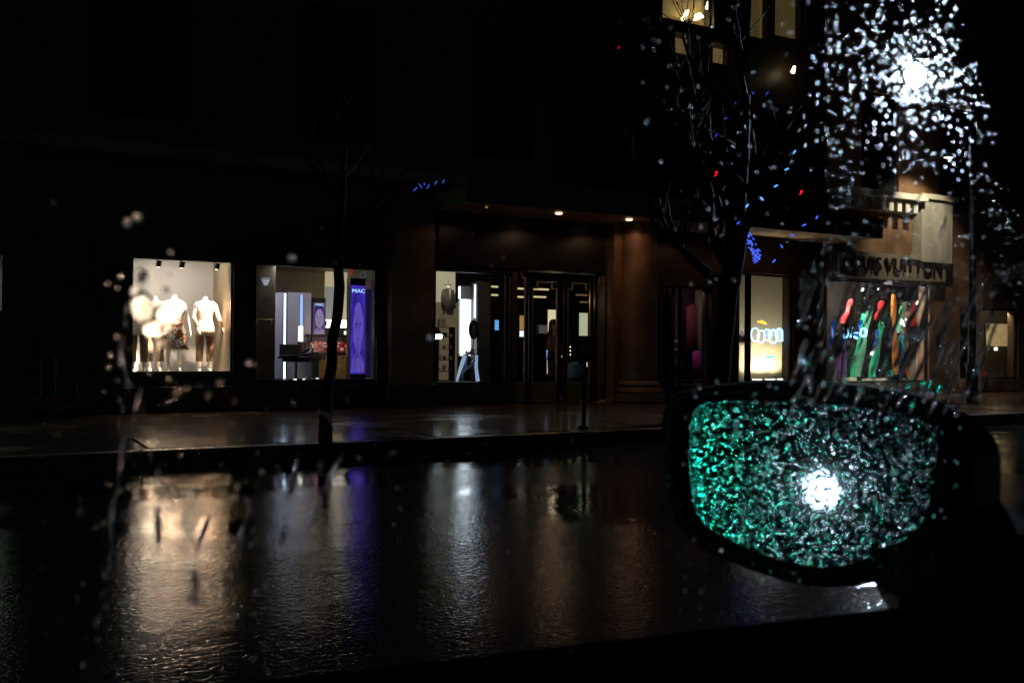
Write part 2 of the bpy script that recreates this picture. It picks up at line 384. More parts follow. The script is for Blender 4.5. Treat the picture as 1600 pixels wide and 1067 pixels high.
def frame(root, h, y=F+.06, t=.05, m=M_BLACK, pane=True, name='window', notch=False):
    b = MB().box(h[0], h[0]+t, y, y+.07, h[2], h[3]).box(h[1]-t, h[1], y, y+.07, h[2], h[3]).box(h[0]+t, h[1]-t, y, y+.07, h[3]-t, h[3]).box(h[0]+t, h[1]-t, y, y+.07, h[2], h[2]+t)
    w = part(name, b, m, root)
    if pane: part('pane', MB().box(h[0]+t, h[1]-t, y+.03, y+.04, h[2]+t, h[3]-t), M_GLASS, w)
    return w
def room(root, h, d, wall, floor=None, ceil=None, back=None, zc=.15, xl=0.0, xr=0.0, name='display_box'):
    x0, x1, z0, z1 = h; x0 -= xl; x1 += xr; y0, y1 = F+.36, F+.35+d; z1 = z1+zc
    part('back_wall', MB().box(x0, x1, y1, y1+.05, z0-.02, z1), back or wall, root)
    part('side_wall', MB().box(x0-.05, x0, y0, y1+.05, z0-.02, z1), wall, root)
    part('side_wall', MB().box(x1, x1+.05, y0, y1+.05, z0-.02, z1), wall, root)
    part('display_floor', MB().box(x0-.05, x1+.05, y0, y1+.05, z0-.1, z0-.025), floor or wall, root)
    part('display_ceiling', MB().box(x0-.05, x1+.05, y0, y1+.05, z1+.002, z1+.06), ceil or wall, root)
frame(shop, h0); room(shop, h0, 1.5, M_GREY, xr=.1)
lamp('far_window_light', 'AREA', ((h0[0]+h0[1])/2, F+1, h0[3]), 2.2, (.8, 1, .75), size=.6, aim=((h0[0]+h0[1])/2, F+1, 0))
# ---------------- display 1
frame(shop, h1, t=.03); room(shop, h1, 1.35, M_GREY, xr=.24)
def spotfix(px, py, Y, aim, e, col, lab, ang=40, cat='spotlight', grp=None, hide=False):
    p = at(px, py, Y); t = thing('spotlight', lab, cat, p, grp)
    d = (Vector(aim)-p).normalized()
    obj('can', MB().tube([(0, 0, 0), d*-.03, d*.09], [.03, .045, .045], 12), M_BLACK, t, loc=(0, 0, 0))
    obj('lens', MB().tube([d*.0905, d*.097], .036, 12), glow('spot_lens', (1, .85, .65), 30), t, loc=(0, 0, 0))
    obj('stem', MB().tube([(0, 0, 0), (0, 0, .12)], .01), M_BLACK, t, loc=(0, 0, 0))
    lamp('spot_beam', 'SPOT', p+d*.12, e, col, aim=aim, angle=ang, size=.03, blend=.6)
zc1 = h1[3]+.12
for k, (px, e) in enumerate(((232, 2600), (268, 2000), (322, 900))):
    a = at(px, 490, F+.9)
    pp = Vector((a.x+.1, F+.42, zc1-.12))
    t = thing('spotlight', ('black spotlight above the left mannequin', 'black spotlight above the mannequin in the print dress', 'black spotlight above the mannequin in blouse and trousers')[k], 'spotlight', pp)
    d = (a-pp).normalized()
    obj('can', MB().tube([(0, 0, 0), d*.12], .045, 12), M_BLACK, t, loc=(0, 0, 0))
    obj('lens', MB().tube([d*.1205, d*.125], .036, 12), glow('spot_lens', (1, .85, .65), 30), t, loc=(0, 0, 0))
    obj('stem', MB().tube([(0, 0, 0), (0, 0, .12)], .01), M_BLACK, t, loc=(0, 0, 0))
    lamp('spot_beam', 'SPOT', pp+d*.14, e, (1, .74, .52), aim=(a if k < 2 else a-Vector((0, 0, .35))), angle=(30, 30, 46)[k], size=.03, blend=.8)
lamp('display_wash', 'AREA', ((h1[0]+h1[1])/2, F+.8, h1[3]+.1), 27, (1, .93, .86), size=1.4, sy=.8, aim=((h1[0]+h1[1])/2, F+1.1, 0))

def skin_mesh(name, V, E, m, parent, sub=1, loc=(0, 0, 0)):
    me = bpy.data.meshes.new(name); me.from_pydata([v[:3] for v in V], E, [])
    o = bpy.data.objects.new(name, me); C.objects.link(o)
    md = o.modifiers.new('s', 'SKIN'); md.branch_smoothing = .6
    for i, v in enumerate(V):
        sv = me.skin_vertices[0].data[i]; sv.radius = (v[3], v[4] if len(v) > 4 else v[3]); sv.use_root = (i == 0)
    md2 = o.modifiers.new('u', 'SUBSURF'); md2.levels = sub; md2.render_levels = sub
    dg = bpy.context.evaluated_depsgraph_get(); dg.update()
    nm = bpy.data.meshes.new_from_object(o.evaluated_get(dg)); bpy.data.objects.remove(o)
    for p in nm.polygons: p.use_smooth = True
    nm.materials.clear(); nm.materials.append(m)
    q = bpy.data.objects.new(name, nm); C.objects.link(q)
    if parent: q.parent = parent
    q.location = loc; return q
def body_graph(arml=None, armr=None, head=False, legs=0.1):
    arml = arml or [(-.24, 0, 1.12), (-.27, -.04, .86)]; armr = armr or [(.24, 0, 1.12), (.29, -.04, .86)]
    V = [(0, 0, .93, .135, .10), (0, 0, 1.08, .105, .085), (0, 0, 1.25, .125, .095), (0, .01, 1.38, .10, .075), (0, .01, 1.47, .05, .05), (0, .005, 1.53, .048, .048)]
    E = [(0, 1), (1, 2), (2, 3), (3, 4), (4, 5)]
    for s, arm in ((-1, arml), (1, armr)):
        i = len(V); V += [(s*.165, .005, 1.375, .055, .055), (*arm[0], .037, .037), (*arm[1], .025, .025)]
        E += [(3, i), (i, i+1), (i+1, i+2)]
        w = Vector(arm[1]); d = (w-Vector(arm[0])).normalized(); side = Vector((0, -1, 0))
        palm = w+d*.06; j = len(V); V.append((*palm, .028, .016)); E.append((i+2, j))
        for f in range(4):
            b = palm+side*(.022-.015*f)+d*.03; L = (.055, .068, .062, .045)[f]
            k = len(V); V += [(*b, .0085, .0085), (*(b+d*L*.5+Vector((-s*.006, 0, 0))), .008, .008), (*(b+d*L+Vector((-s*.022, 0, 0))), .007, .007)]
            E += [(j, k), (k, k+1), (k+1, k+2)]
        k = len(V); b = w+d*.03+side*.028; V += [(*b, .010, .010), (*(b+side*.02+d*.035), .0085, .0085)]; E += [(i+2, k), (k, k+1)]
    for s in (-1, 1):
        i = len(V); V += [(s*legs, 0, .86, .088, .088), (s*legs*1.05, -.01, .50, .055, .055), (s*legs*1.05, .02, .28, .050, .050), (s*legs, .03, .085, .034, .034), (s*legs*1.1, -.09, .03, .036, .022)]
        E += [(0, i), (i, i+1), (i+1, i+2), (i+2, i+3), (i+3, i+4)]
    if head:
        V += [(0, 0, 1.58, .075, .08), (0, -.01, 1.66, .082, .092), (0, 0, 1.73, .065, .075)]; k = len(V)-3
        E += [(5, k), (k, k+1), (k+1, k+2)]
    return V, E
def cloth(name, col, **k): return mat(name, col, .85, bump=.3, bscale=60, **k)
def print_cloth():
    m = bpy.data.materials.new('print_cloth'); m.use_nodes = True; n, l = m.node_tree.nodes, m.node_tree.links; b = n['Principled BSDF']
    tc = n.new('ShaderNodeTexCoord'); vo = n.new('ShaderNodeTexVoronoi'); vo.inputs['Scale'].default_value = 9
    nz = n.new('ShaderNodeTexNoise'); nz.inputs['Scale'].default_value = 5; l.new(tc.outputs['Object'], nz.inputs[0])
    mx = n.new('ShaderNodeVectorMath'); mx.operation = 'ADD'; l.new(tc.outputs['Object'], mx.inputs[0]); l.new(nz.outputs[1], mx.inputs[1]); l.new(mx.outputs[0], vo.inputs['Vector'])
    rp = n.new('ShaderNodeValToRGB'); rp.color_ramp.interpolation = 'CONSTANT'
    for i, (p, c) in enumerate(((0, (.75, .68, .6)), (.3, (.30, .17, .10)), (.5, (.8, .76, .7)), (.68, (.42, .10, .03)), (.84, (.12, .06, .03)))):
        e = rp.color_ramp.elements[i] if i < 2 else rp.color_ramp.elements.new(p); e.position = p; e.color = (*c, 1)
    s = n.new('ShaderNodeSeparateColor'); l.new(vo.outputs['Color'], s.inputs[0]); l.new(s.outputs[0], rp.inputs[0]); l.new(rp.outputs[0], b.inputs['Base Color'])
    b.inputs['Roughness'].default_value = .85; return m
M_PRINT = print_cloth()
def folded(rings, n=28, amp=.012, lobes=9, ph=0):
    vs = []; m = len(rings)
    for i, (cx, cyy, z, rx, ry) in enumerate(rings):
        for k in range(n):
            q = 2*math.pi*k/n; w = 1+amp*(i/(m-1))*math.sin(lobes*q+ph+i*.3)/max(rx, .05)
            vs.append((cx+rx*w*math.cos(q), cyy+ry*w*math.sin(q), z))
    fs = [(i*n+k, i*n+(k+1) % n, (i+1)*n+(k+1) % n, (i+1)*n+k) for i in range(m-1) for k in range(n)]
    fs += [tuple(range(n)), tuple((m-1)*n+k for k in range(n))]
    return MB().add(vs, fs)
def sleeve(pts, r0, r1): return MB().tube(pts, [r0+(r1-r0)*i/(len(pts)-1) for i in range(len(pts))], 10)
def mannequin(px, label, kind, rz=0.0, sc=1.0, arml=None, armr=None, Y=F+.85, zf=None, name='mannequin'):
    p = at(px, 560, Y); p.z = zf if zf is not None else h1[2]-.02
    sc = .89; t = thing(name, label, 'mannequin', p, rotz=rz); t.scale = (sc, sc, sc)
    V, E = body_graph(arml, armr); skin_mesh('body', V, E, M_MANN, t)
    top = [(0, 0, 1.44, .075, .07), (0, 0, 1.40, .155, .09), (0, 0, 1.33, .185, .115), (0, -.01, 1.22, .165, .13), (0, 0, 1.10, .135, .105), (0, 0, .98, .165, .125), (0, 0, .86, .19, .14), (0, 0, .74, .20, .15)]
    aL = arml or [(-.24, 0, 1.12), (-.27, -.04, .86)]; aR = armr or [(.24, 0, 1.12), (.29, -.04, .86)]
    if kind == 'dress':
        obj('dress', folded(top[:-2]+[(0, 0, .86, .20, .15), (0, 0, .66, .235, .18), (0, 0, .46, .265, .20)], amp=.014), M_PRINT, t, True, loc=(0, 0, 0))
        obj('cardigan', MB().loft([(-.0, .035, 1.445, .085, .06), (0, .03, 1.40, .165, .10), (0, .03, 1.30, .196, .11), (0, .03, 1.12, .175, .11)], 20), cloth('ivory_knit', (.75, .7, .62)), t, True, loc=(0, 0, 0))
    if kind in ('suit', 'plain'):
        m = cloth('blush_blouse', (.66, .50, .42)) if kind == 'suit' else cloth('white_jacket', (.8, .78, .74))
        obj('blouse', folded(top, amp=.006), m, t, True, loc=(0, 0, 0))
        for s, a in ((-1, aL), (1, aR)):
            e = Vector(a[0]); w = e.lerp(Vector(a[1]), .92)
            obj('sleeve', sleeve([(s*.13, 0, 1.38), (s*.18, 0, 1.345), e, w], .066, .046), m, t, True, loc=(0, 0, 0))
        m = cloth('brown_trousers', (.30, .18, .12), scale=8) if kind == 'suit' else cloth('taupe_trousers', (.26, .19, .14))
        for s in (-1, 1):
            obj('trouser_leg', MB().loft([(s*.085, 0, .90, .10, .115), (s*.10, 0, .75, .092, .10), (s*.105, 0, .5, .075, .082), (s*.107, .01, .22, .068, .075)], 14), m, t, True, loc=(0, 0, 0))
    obj('stand', MB().loft([(0, .02, .0, .19, .19), (0, .02, .012, .19, .19)], 24), M_WHITE, t, loc=(0, 0, 0))
    return t
mannequin(216, 'leftmost headless mannequin in a pale jacket and taupe trousers', 'plain', rz=R(-10), Y=F+.75)
mannequin(242, 'second headless mannequin from the left, washed out by the spotlight', 'plain', rz=R(6), Y=F+1.15)
mannequin(272, 'headless mannequin in a knee-length printed dress and ivory cardigan', 'dress', rz=R(-6))
mannequin(320, 'headless mannequin in a blush blouse and cropped brown trousers', 'suit', rz=R(4), armr=[(.25, -.02, 1.14), (.33, -.06, .90)], arml=[(-.23, .02, 1.12), (-.17, -.06, .90)])

# ---------------- display 2: make-up shop
zf2 = h2[2]
wn2 = frame(shop, h2, t=.04)
xm = X(393)
room(shop, h2, 4.6, M_OLIVE, floor=M_DARK, xl=.3, xr=1.02, zc=.25)
def slab(name, px0, px1, py0, py1, Y, m, root, d=.05, **k):
    a = at((px0+px1)/2, py0, Y).z; b = at((px0+px1)/2, py1, Y).z
    return part(name, MB().box(at(px0, 500, Y).x, at(px1, 500, Y).x, Y, Y+d, b, a), m, root, **k)
def solo(name, px0, px1, py0, py1, Y, m, label, cat, d=.05, grp=None, **k):
    a = at((px0+px1)/2, py0, Y).z; b = at((px0+px1)/2, py1, Y).z; x0 = at(px0, 500, Y).x; x1 = at(px1, 500, Y).x
    t = thing(name, label, cat, ((x0+x1)/2, Y, b), grp)
    return t
# left wall panel, sconce, rail
part('partition', MB().box(at(398, 500, F+1.2).x-.2, at(430, 500, F+1.2).x, F+1.2, F+1.26, zf2, h2[3]+.2), mat('umber_panel', (.16, .125, .075), .5), shop)
p = at(415, 440, F+1.1); t = thing('wall_sconce', 'small pale wall light high on the umber panel', 'lamp', p)
obj('lamp_shade', MB().loft([(0, 0, -.07, .03, .03), (0, 0, .04, .08, .06)], 14), mat('sconce_glass', (.5, .5, .5), .4, emit=(.75, .8, 1), estr=.5), t, loc=(0, 0, 0))
obj('wall_plate', MB().box(-.09, .09, .01, .09, .055, .08), M_WHITE, t, loc=(0, 0, 0))
p = at(413, 499, F+1.05); t = thing('coat_rail', 'thin pale rail on two brackets across the umber panel', 'rail', p)
obj('bar', MB().tube([(-.17, 0, 0), (.17, 0, 0)], .010), M_BRASS, t, loc=(0, 0, 0))
for s in (-.14, .14): obj('bracket', MB().tube([(s, 0, 0), (s, .03, -.09), (s+.03, .14, -.09)], .012), M_CREAM, t, loc=(0, 0, 0))
# lilac fitting panels with light strips
def panel(px0, px1, py0, py1, Y, label):
    z1 = at((px0+px1)/2, py0, Y).z; x0 = at(px0, 500, Y).x; x1 = at(px1, 500, Y).x
    t = thing('divider_panel', label, 'panel', ((x0+x1)/2, Y, zf2)); w = (x1-x0)/2
    obj('board', MB().box(-w, w, 0, .06, 0, z1-zf2), M_LILAC, t, loc=(0, 0, 0)); obj('foot', MB().box(-w-.03, w+.03, -.05, .11, -.02, .0), M_BLACK, t, loc=(0, 0, 0)); return t
M_STRIP = glow('cool_strip', (.55, .75, 1.0), 6.0)
panel(430, 447, 457, 595, F+2.2, 'narrow lilac-grey divider left of the blue light strip')
panel(449, 486, 457, 595, F+2.45, 'wide lilac-grey divider behind the make-up chair')
def strip_light(px0, px1, py0, py1, Y, label, m=M_STRIP):
    z1 = at(px0, py0, Y).z; z0 = at(px0, py1, Y).z; x0 = at(px0, 500, Y).x; x1 = at(px1, 500, Y).x
    t = thing('light_strip', label, 'light', ((x0+x1)/2, Y, z0)); w = (x1-x0)/2
    obj('diffuser', MB().box(-w*.7, w*.7, -.02, 0, 0.01, z1-z0-.01), m, t, loc=(0, 0, 0)); obj('channel', MB().box(-w, w, .001, .03, 0, z1-z0), M_WHITE, t, loc=(0, 0, 0)); return t
strip_light(443.5, 446.5, 458, 593, F+2.1, 'tall thin blue-white light strip on the narrow divider')
strip_light(469, 473, 460, 528, F+2.35, 'blue light strip on the wide divider', glow('blue_strip', (.25, .45, 1.0), 1.8))
strip_light(466, 474, 509, 545, F+1.9, 'short white upright make-up light beside the chair', glow('white_strip', (1, .96, .92), 5))
# chair
p = at(462, 592, F+1.5); p.z = zf2
t = thing('makeup_chair', 'black swivel make-up chair turned side-on in the cosmetics shop', 'chair', p, rotz=R(-12))
obj('seat', MB().box(-.26, .26, -.24, .24, .34, .44), M_LEATHER, t, loc=(0, 0, 0), bevel=.02)
obj('backrest', MB().box(-.30, .10, .16, .24, .42, .68), M_LEATHER, t, loc=(0, 0, 0), bevel=.02)
obj('armrest', MB().tube([(-.34, -.2, .42), (-.30, -.22, .44), (.1, -.24, .47), (.26, -.2, .5), (.30, .1, .62)], .022), M_BLACK, t, loc=(0, 0, 0))
obj('armrest', MB().tube([(-.30, .2, .44), (.1, .22, .47), (.30, .2, .62)], .022), M_BLACK, t, loc=(0, 0, 0))
obj('pedestal', MB().tube([(0, 0, .02), (0, 0, .34)], .03, 12), mat('chrome', (.6, .6, .6), .15, metal=1), t, loc=(0, 0, 0))
obj('base', MB().loft([(0, 0, 0, .24, .24), (0, 0, .02, .22, .22), (0, 0, .035, .05, .05)], 24), MATS['chrome'], t, loc=(0, 0, 0))
p = at(488, 592, F+1.9); p.z = zf2
t = thing('makeup_chair', 'second dark make-up chair, half hidden behind the side-on one', 'chair', p, rotz=R(60))
obj('seat', MB().box(-.24, .24, -.22, .22, .38, .47), M_LEATHER, t, loc=(0, 0, 0), bevel=.02)
obj('backrest', MB().box(-.24, .24, .17, .25, .44, .74), M_LEATHER, t, loc=(0, 0, 0), bevel=.02)
obj('pedestal', MB().tube([(0, 0, .02), (0, 0, .38)], .035, 12), MATS['chrome'], t, loc=(0, 0, 0))
obj('base', MB().loft([(0, 0, 0, .24, .24), (0, 0, .02, .22, .22)], 24), MATS['chrome'], t, loc=(0, 0, 0))
# posters (back-lit)
def lightbox(px0, px1, py0, py1, Y, z0, label, cols, base_h, head_h, face=True, txt=.06):
    z1 = at((px0+px1)/2, py0, Y).z; zb = at((px0+px1)/2, py1, Y).z; x0 = at(px0, 500, Y).x; x1 = at(px1, 500, Y).x
    t = thing('poster_column', label, 'poster', ((x0+x1)/2, Y, z0)); w = (x1-x0)/2; h = z1-z0; b0 = zb-z0
    obj('carcass', MB().box(-w-.01, w+.01, .003, .22, 0, h+head_h), M_DARK, t, loc=(0, 0, 0))
    if b0 > .02: obj('plinth', MB().box(-w-.02, w+.02, -.03, .0, 0, b0-.01), mat('plum_plinth', (.20, .13, .16), .4), t, loc=(0, 0, 0))
    pr = obj('print', MB().box(-w, w, -.005, 0, b0, h), cols[0], t, loc=(0, 0, 0))
    H_ = h-b0; cx = 0; cz = b0+H_*.52
    def flat(nm, poly, m, dz): obj(nm, MB().prism([(x*w, cz+z*H_) for x, z in poly], -.005-dz-.003, -.005-dz), m, pr, loc=(0, 0, 0))
    if face:
        ell = lambda a, b_, cx_, cz_, n=22: [(cx_+a*math.cos(2*math.pi*i/n), cz_+b_*math.sin(2*math.pi*i/n)) for i in range(n)]
        flat('hair', ell(.97, .40, 0, .04), cols[2], .001)
        flat('shoulders', [(-.95, -.5), (.95, -.5), (.8, -.36), (.3, -.28), (-.3, -.28), (-.8, -.36)], cols[1], .0045)
        flat('neck', [(-.24, -.34), (.26, -.34), (.22, -.12), (-.2, -.12)], cols[3], .008)
        flat('face', ell(.74, .29, .02, .0), cols[1], .0115)
        for s in (-1, 1):
            flat('eye', ell(.12, .014, s*.26+.02, .04, 12), cols[2], .015)
        flat('nose', [(.02, .02), (.12, -.06), (.0, -.066)], cols[3], .015)
        flat('lips', ell(.17, .018, .02, -.125, 14), cols[3], .015)
    tx = text('lettering', 'MAC', glow('poster_letters', (.45, .75, 1), 1.6), t, t.location.x, Y-.03, z0+h-.13*H_*.5, txt, .003, 1.25)
    return t
def print_mat(name, col, s):
    m = bpy.data.materials.new(name); m.use_nodes = True; n, l = m.node_tree.nodes, m.node_tree.links; b = n['Principled BSDF']
    tc = n.new('ShaderNodeTexCoord'); nz = n.new('ShaderNodeTexNoise'); nz.inputs['Scale'].default_value = 3; nz.inputs['Detail'].default_value = 6; nz.inputs['Distortion'].default_value = 1.2
    mp = n.new('ShaderNodeMapping'); mp.inputs['Scale'].default_value = (2.4, 1, .8); l.new(tc.outputs['Object'], mp.inputs[0]); l.new(mp.outputs[0], nz.inputs[0])
    rp = n.new('ShaderNodeValToRGB'); rp.color_ramp.elements[0].position = .3; rp.color_ramp.elements[1].position = .7
    rp.color_ramp.elements[0].color = (*[c*.55 for c in col], 1); rp.color_ramp.elements[1].color = (*[min(1, c*1.35) for c in col], 1)
    l.new(nz.outputs[0], rp.inputs[0]); l.new(rp.outputs[0], b.inputs['Emission Color']); b.inputs['Emission Strength'].default_value = s
    b.inputs['Base Color'].default_value = (*[c*.5 for c in col], 1); b.inputs['Roughness'].default_value = .3; return m
pv = [print_mat('violet_print', (.09, .05, .75), .65), print_mat('lilac_print', (.20, .12, .90), .7), print_mat('indigo_print', (.06, .03, .52), .7), print_mat('deep_violet_print', (.14, .07, .62), .7)]
pg = [print_mat('mauve_print', (.22, .12, .34), .45), print_mat('pale_mauve_print', (.45, .36, .62), .5), print_mat('navy_print', (.05, .03, .28), .5), print_mat('rose_print', (.28, .12, .3), .5)]
lightbox(548, 570, 446, 584, F+.9, zf2, 'tall violet back-lit poster column showing a face', pv, .1, .14, txt=.10)
lightbox(489, 508, 473, 525, F+3.0, zf2, 'smaller mauve poster standing behind the counter', pg, .1, .10, txt=.07)
slab('side_poster', 572, 584, 452, 590, F+1.3, print_mat('dim_violet_print', (.07, .03, .22), .16), shop)
slab('door_edge', 589, 612, 527, 600, F-.05, mat('lilac_grey_post', (.16, .13, .12), .5), shop, d=.04)
# back wall recess, its light put into the walls' own glow
slab('glow_recess_wall', 508, 547, 423, 500, F+4.5, mat('glow_cream_wall', (.6, .52, .36), .7, emit=(1, .82, .52), estr=.55, scale=1), shop)
slab('glow_recess_wall', 509, 523, 448, 498, F+4.35, mat('glow_grey_wall', (.35, .35, .33), .7, emit=(.8, .82, .8), estr=.25, scale=1), shop)
p = at(529, 506, F+3.6); t = thing('tube_light', 'fat glowing white tube light over the make-up counter', 'light', p)
obj('tube', MB().tube([(-.28, 0, 0), (.26, 0, 0)], .085, 16).ball((.26, 0, 0), .085), glow('counter_tube', (1, .95, .85), 6), t, True, loc=(0, 0, 0))
obj('holder', MB().box(-.33, -.28, -.05, .05, -.06, .06), M_BLACK, t, loc=(0, 0, 0))
p = at(542, 521, F+2.5); t = thing('till_screen', 'small white lit screen at right of the make-up counter', 'screen', p)
obj('bezel', MB().box(-.075, .075, .001, .03, -.06, .06), M_BLACK, t, loc=(0, 0, 0)); obj('display', MB().box(-.065, .065, -.01, 0, -.05, .05), glow('white_screen', (.9, .95, 1), 1.6), t, loc=(0, 0, 0)); obj('neck', MB().tube([(0, .015, -.06), (0, .03, -.17)], .012), M_BLACK, t, loc=(0, 0, 0))
# counter
Yc = F+2.0; x0 = at(499, 500, Yc).x; x1 = at(549, 500, Yc).x; zt = at(522, 550, Yc).z
t = thing('makeup_counter', 'make-up counter with oak drawers and a black top behind the thin tree', 'counter', ((x0+x1)/2, Yc, zf2)); w = (x1-x0)/2; hh = zt-zf2
obj('carcass', MB().box(-w, w, .021, .55, 0, hh-.04), M_DARK, t, loc=(0, 0, 0))
for j in range(3):
    for i in range(2):
        a = -w+i*w; dz = (hh-.06)/3; d = obj('drawer', MB().box(a+.004, a+w-.004, 0, .02, j*dz+.006, (j+1)*dz-.006), M_WOOD, t, loc=(0, 0, 0))
        obj('handle', MB().tube([(a+w*.35, -.012, (j+.62)*dz), (a+w*.65, -.012, (j+.62)*dz)], .006, 6), M_BLACK, d, loc=(0, 0, 0))
obj('worktop', MB().box(-w-.03, w+.02, -.03, .58, hh-.039, hh), M_BLACK, t, loc=(0, 0, 0))
obj('hood', MB().box(-w-.15, w+.02, .25, .5, hh+.30, hh+.36), M_BLACK, t, loc=(0, 0, 0))
for q in (-w-.1, w-.02): obj('post', MB().box(q, q+.02, .45, .47, hh, hh+.30), M_BLACK, t, loc=(0, 0, 0))
cols = [(.45, .03, .04), (.7, .12, .2), (.8, .75, .7), (.35, .02, .03), (.6, .05, .05), (.9, .5, .5), (.06, .03, .04)]
for i, c_ in enumerate(cols): mat('cosmetic_%s' % 'abcdefg'[i], c_, .25)
for r in range(3):
    st = obj('display_step', MB().box(-w-.12, w, .03+r*.09, .11+r*.09, hh+r*.07, hh+.03+r*.07), mat('red_acrylic', (.32, .03, .04), .2), t, loc=(0, 0, 0))
    x = -w-.1
    while x < w-.05:
        wd = random.uniform(.025, .09); h_ = random.uniform(.02, .055)
        obj('makeup_item', MB().box(x, x+wd, .045+r*.09, .09+r*.09, hh+.031+r*.07, hh+.031+r*.07+h_), MATS['cosmetic_%s' % random.choice('abcdefg')], st, loc=(0, 0, 0)); x += wd+random.uniform(.008, .03)
lamp('drawer_fill', 'AREA', ((x0+x1)/2, Yc-.9, zt+.1), 5, (1, .75, .5), size=.3, aim=((x0+x1)/2, Yc, zf2+.25))  # added fill without a fixture, brightens the drawer fronts
lamp('counter_light', 'AREA', ((x0+x1)/2, Yc-.1, zt+.75), 4, (1, .85, .75), size=.5, aim=((x0+x1)/2, Yc+.1, zt))
lamp('fitting_light', 'AREA', (at(455, 500, F+1.2).x, F+1.2, h2[3]+.15), 20, (.85, .85, 1), size=.5, aim=(at(455, 500, F+2.3).x, F+2.3, 1.2))
lamp('room_light', 'POINT', (at(500, 430, F+2).x, F+2.0, h2[3]), 2.2, (1, .8, .6), size=.1)
# ceiling spots, red ball, glass ring
for k, (px, py) in enumerate(((452, 412), (462, 413))):
    p = at(px, py, F+1.0); t = thing('ceiling_spot', ('left', 'right')[k]+' one of the paired warm ceiling spots over the dividers', 'spotlight', p, 'paired ceiling spots')
    obj('bulb', MB().ball((0, 0, 0), .028, 8), glow('warm_spot', (1, .7, .5), 14), t, loc=(0, 0, 0)); obj('can', MB().tube([(0, 0, .02), (0, 0, .12)], .035, 10), M_BLACK, t, loc=(0, 0, 0))
p = at(475, 413, F+1.0); t = thing('ceiling_spot', 'angled ceiling light right of the paired warm spots', 'spotlight', p)
obj('lens', MB().box(-.06, .06, -.02, .02, -.01, .01), glow('peach_lens', (1, .6, .42), 2.0), t, loc=(0, 0, 0)); obj('can', MB().tube([(0, 0, .011), (0, 0, .12)], .03, 10), M_BLACK, t, loc=(0, 0, 0))
p = at(549, 425, F+.8); t = thing('bauble', 'shiny red bauble hung beside the tall violet poster', 'bauble', p)
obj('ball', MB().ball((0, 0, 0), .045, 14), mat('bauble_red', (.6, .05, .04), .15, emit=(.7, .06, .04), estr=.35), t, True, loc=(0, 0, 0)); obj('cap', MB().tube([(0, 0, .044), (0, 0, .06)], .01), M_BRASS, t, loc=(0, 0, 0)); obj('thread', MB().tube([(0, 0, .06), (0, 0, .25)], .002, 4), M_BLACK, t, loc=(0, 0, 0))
p = at(567, 430, F+.7); t = thing('glass_ring', 'clear glass ring ornament hung above the violet poster', 'ornament', p)
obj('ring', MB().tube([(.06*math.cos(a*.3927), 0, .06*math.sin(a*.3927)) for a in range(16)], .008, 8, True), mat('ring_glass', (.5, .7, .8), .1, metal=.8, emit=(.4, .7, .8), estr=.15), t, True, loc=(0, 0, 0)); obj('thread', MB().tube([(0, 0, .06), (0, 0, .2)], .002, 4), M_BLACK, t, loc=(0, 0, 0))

# ---------------- display 3
frame(shop, h3, t=.035)
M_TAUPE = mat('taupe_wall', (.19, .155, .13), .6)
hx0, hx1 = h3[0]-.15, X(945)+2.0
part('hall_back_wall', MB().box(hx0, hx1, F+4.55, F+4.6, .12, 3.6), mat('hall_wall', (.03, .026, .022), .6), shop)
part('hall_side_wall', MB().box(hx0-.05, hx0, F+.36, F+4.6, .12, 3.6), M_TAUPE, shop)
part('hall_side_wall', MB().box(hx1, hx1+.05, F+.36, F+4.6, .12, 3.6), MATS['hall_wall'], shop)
part('hall_floor', MB().box(hx0, hx1, F+.36, F+4.54, .08, .14), M_DARK, shop)
part('hall_ceiling', MB().box(hx0, hx1, F+.36, F+4.54, 3.5, 3.58), M_DARK, shop)
part('window_stage', MB().box(hx0+.01, h3[1]+.1, F+.36, F+3.0, .141, h3[2]-.02), M_DARK, shop)
zf3 = h3[2]
slab('glow_recess_wall', 676, 711, 418, 472, F+3.9, mat('glow_ivory_wall', (.6, .55, .4), .7, emit=(1, .87, .58), estr=.5, scale=1), shop)  # light on this wall and the next put into their own glow
slab('glow_recess_wall', 676, 715, 472, 600, F+4.0, mat('glow_tan_wall', (.35, .28, .18), .7, emit=(1, .75, .45), estr=.12, scale=1), shop)
strip_light(716, 738, 467, 556, F+2.3, 'wide blazing white light panel behind the round mirror', glow('white_panel', (.80, .88, 1), 4.5))
slab('grey_header', 718, 738, 447, 466, F+2.25, mat('header_grey', (.35, .32, .34), .6), shop)
strip_light(716, 719, 447, 467, F+2.2, 'thin bright upright strip left of the grey header')
strip_light(740.5, 744.5, 444, 497, F+2.0, 'thin blue-white light strip right of the white panel')
slab('partition', 745.5, 766, 440, 602, F+1.9, mat('dark_taupe', (.07, .06, .062), .5), shop, d=.3)
# jacket on a bust
p = at(700, 487, F+1.6); t = thing('jacket_bust', 'dark grey jacket on a white-necked bust hung high at the left', 'jacket', p)
z1 = at(700, 446, F+1.6).z-p.z
jm = cloth('charcoal_tweed', (.10, .085, .07))
obj('jacket', folded([(0, 0, z1-.06, .04, .04), (0, 0, z1-.09, .11, .07), (0, 0, z1*.6, .12, .09), (0, 0, z1*.35, .10, .08), (0, 0, .02, .13, .1)], 20, .006, 7), jm, t, True, loc=(0, 0, 0))
for s in (-1, 1): obj('sleeve', sleeve([(s*.09, 0, z1-.1), (s*.135, -.01, z1*.55), (s*.14, -.03, .07)], .042, .03), jm, t, True, loc=(0, 0, 0))
obj('lapel', MB().prism([(-.03, z1-.08), (.03, z1-.08), (.0, z1*.45)], -.1, -.08), mat('shirt_white', (.6, .55, .48), .8), t, loc=(0, 0, 0))
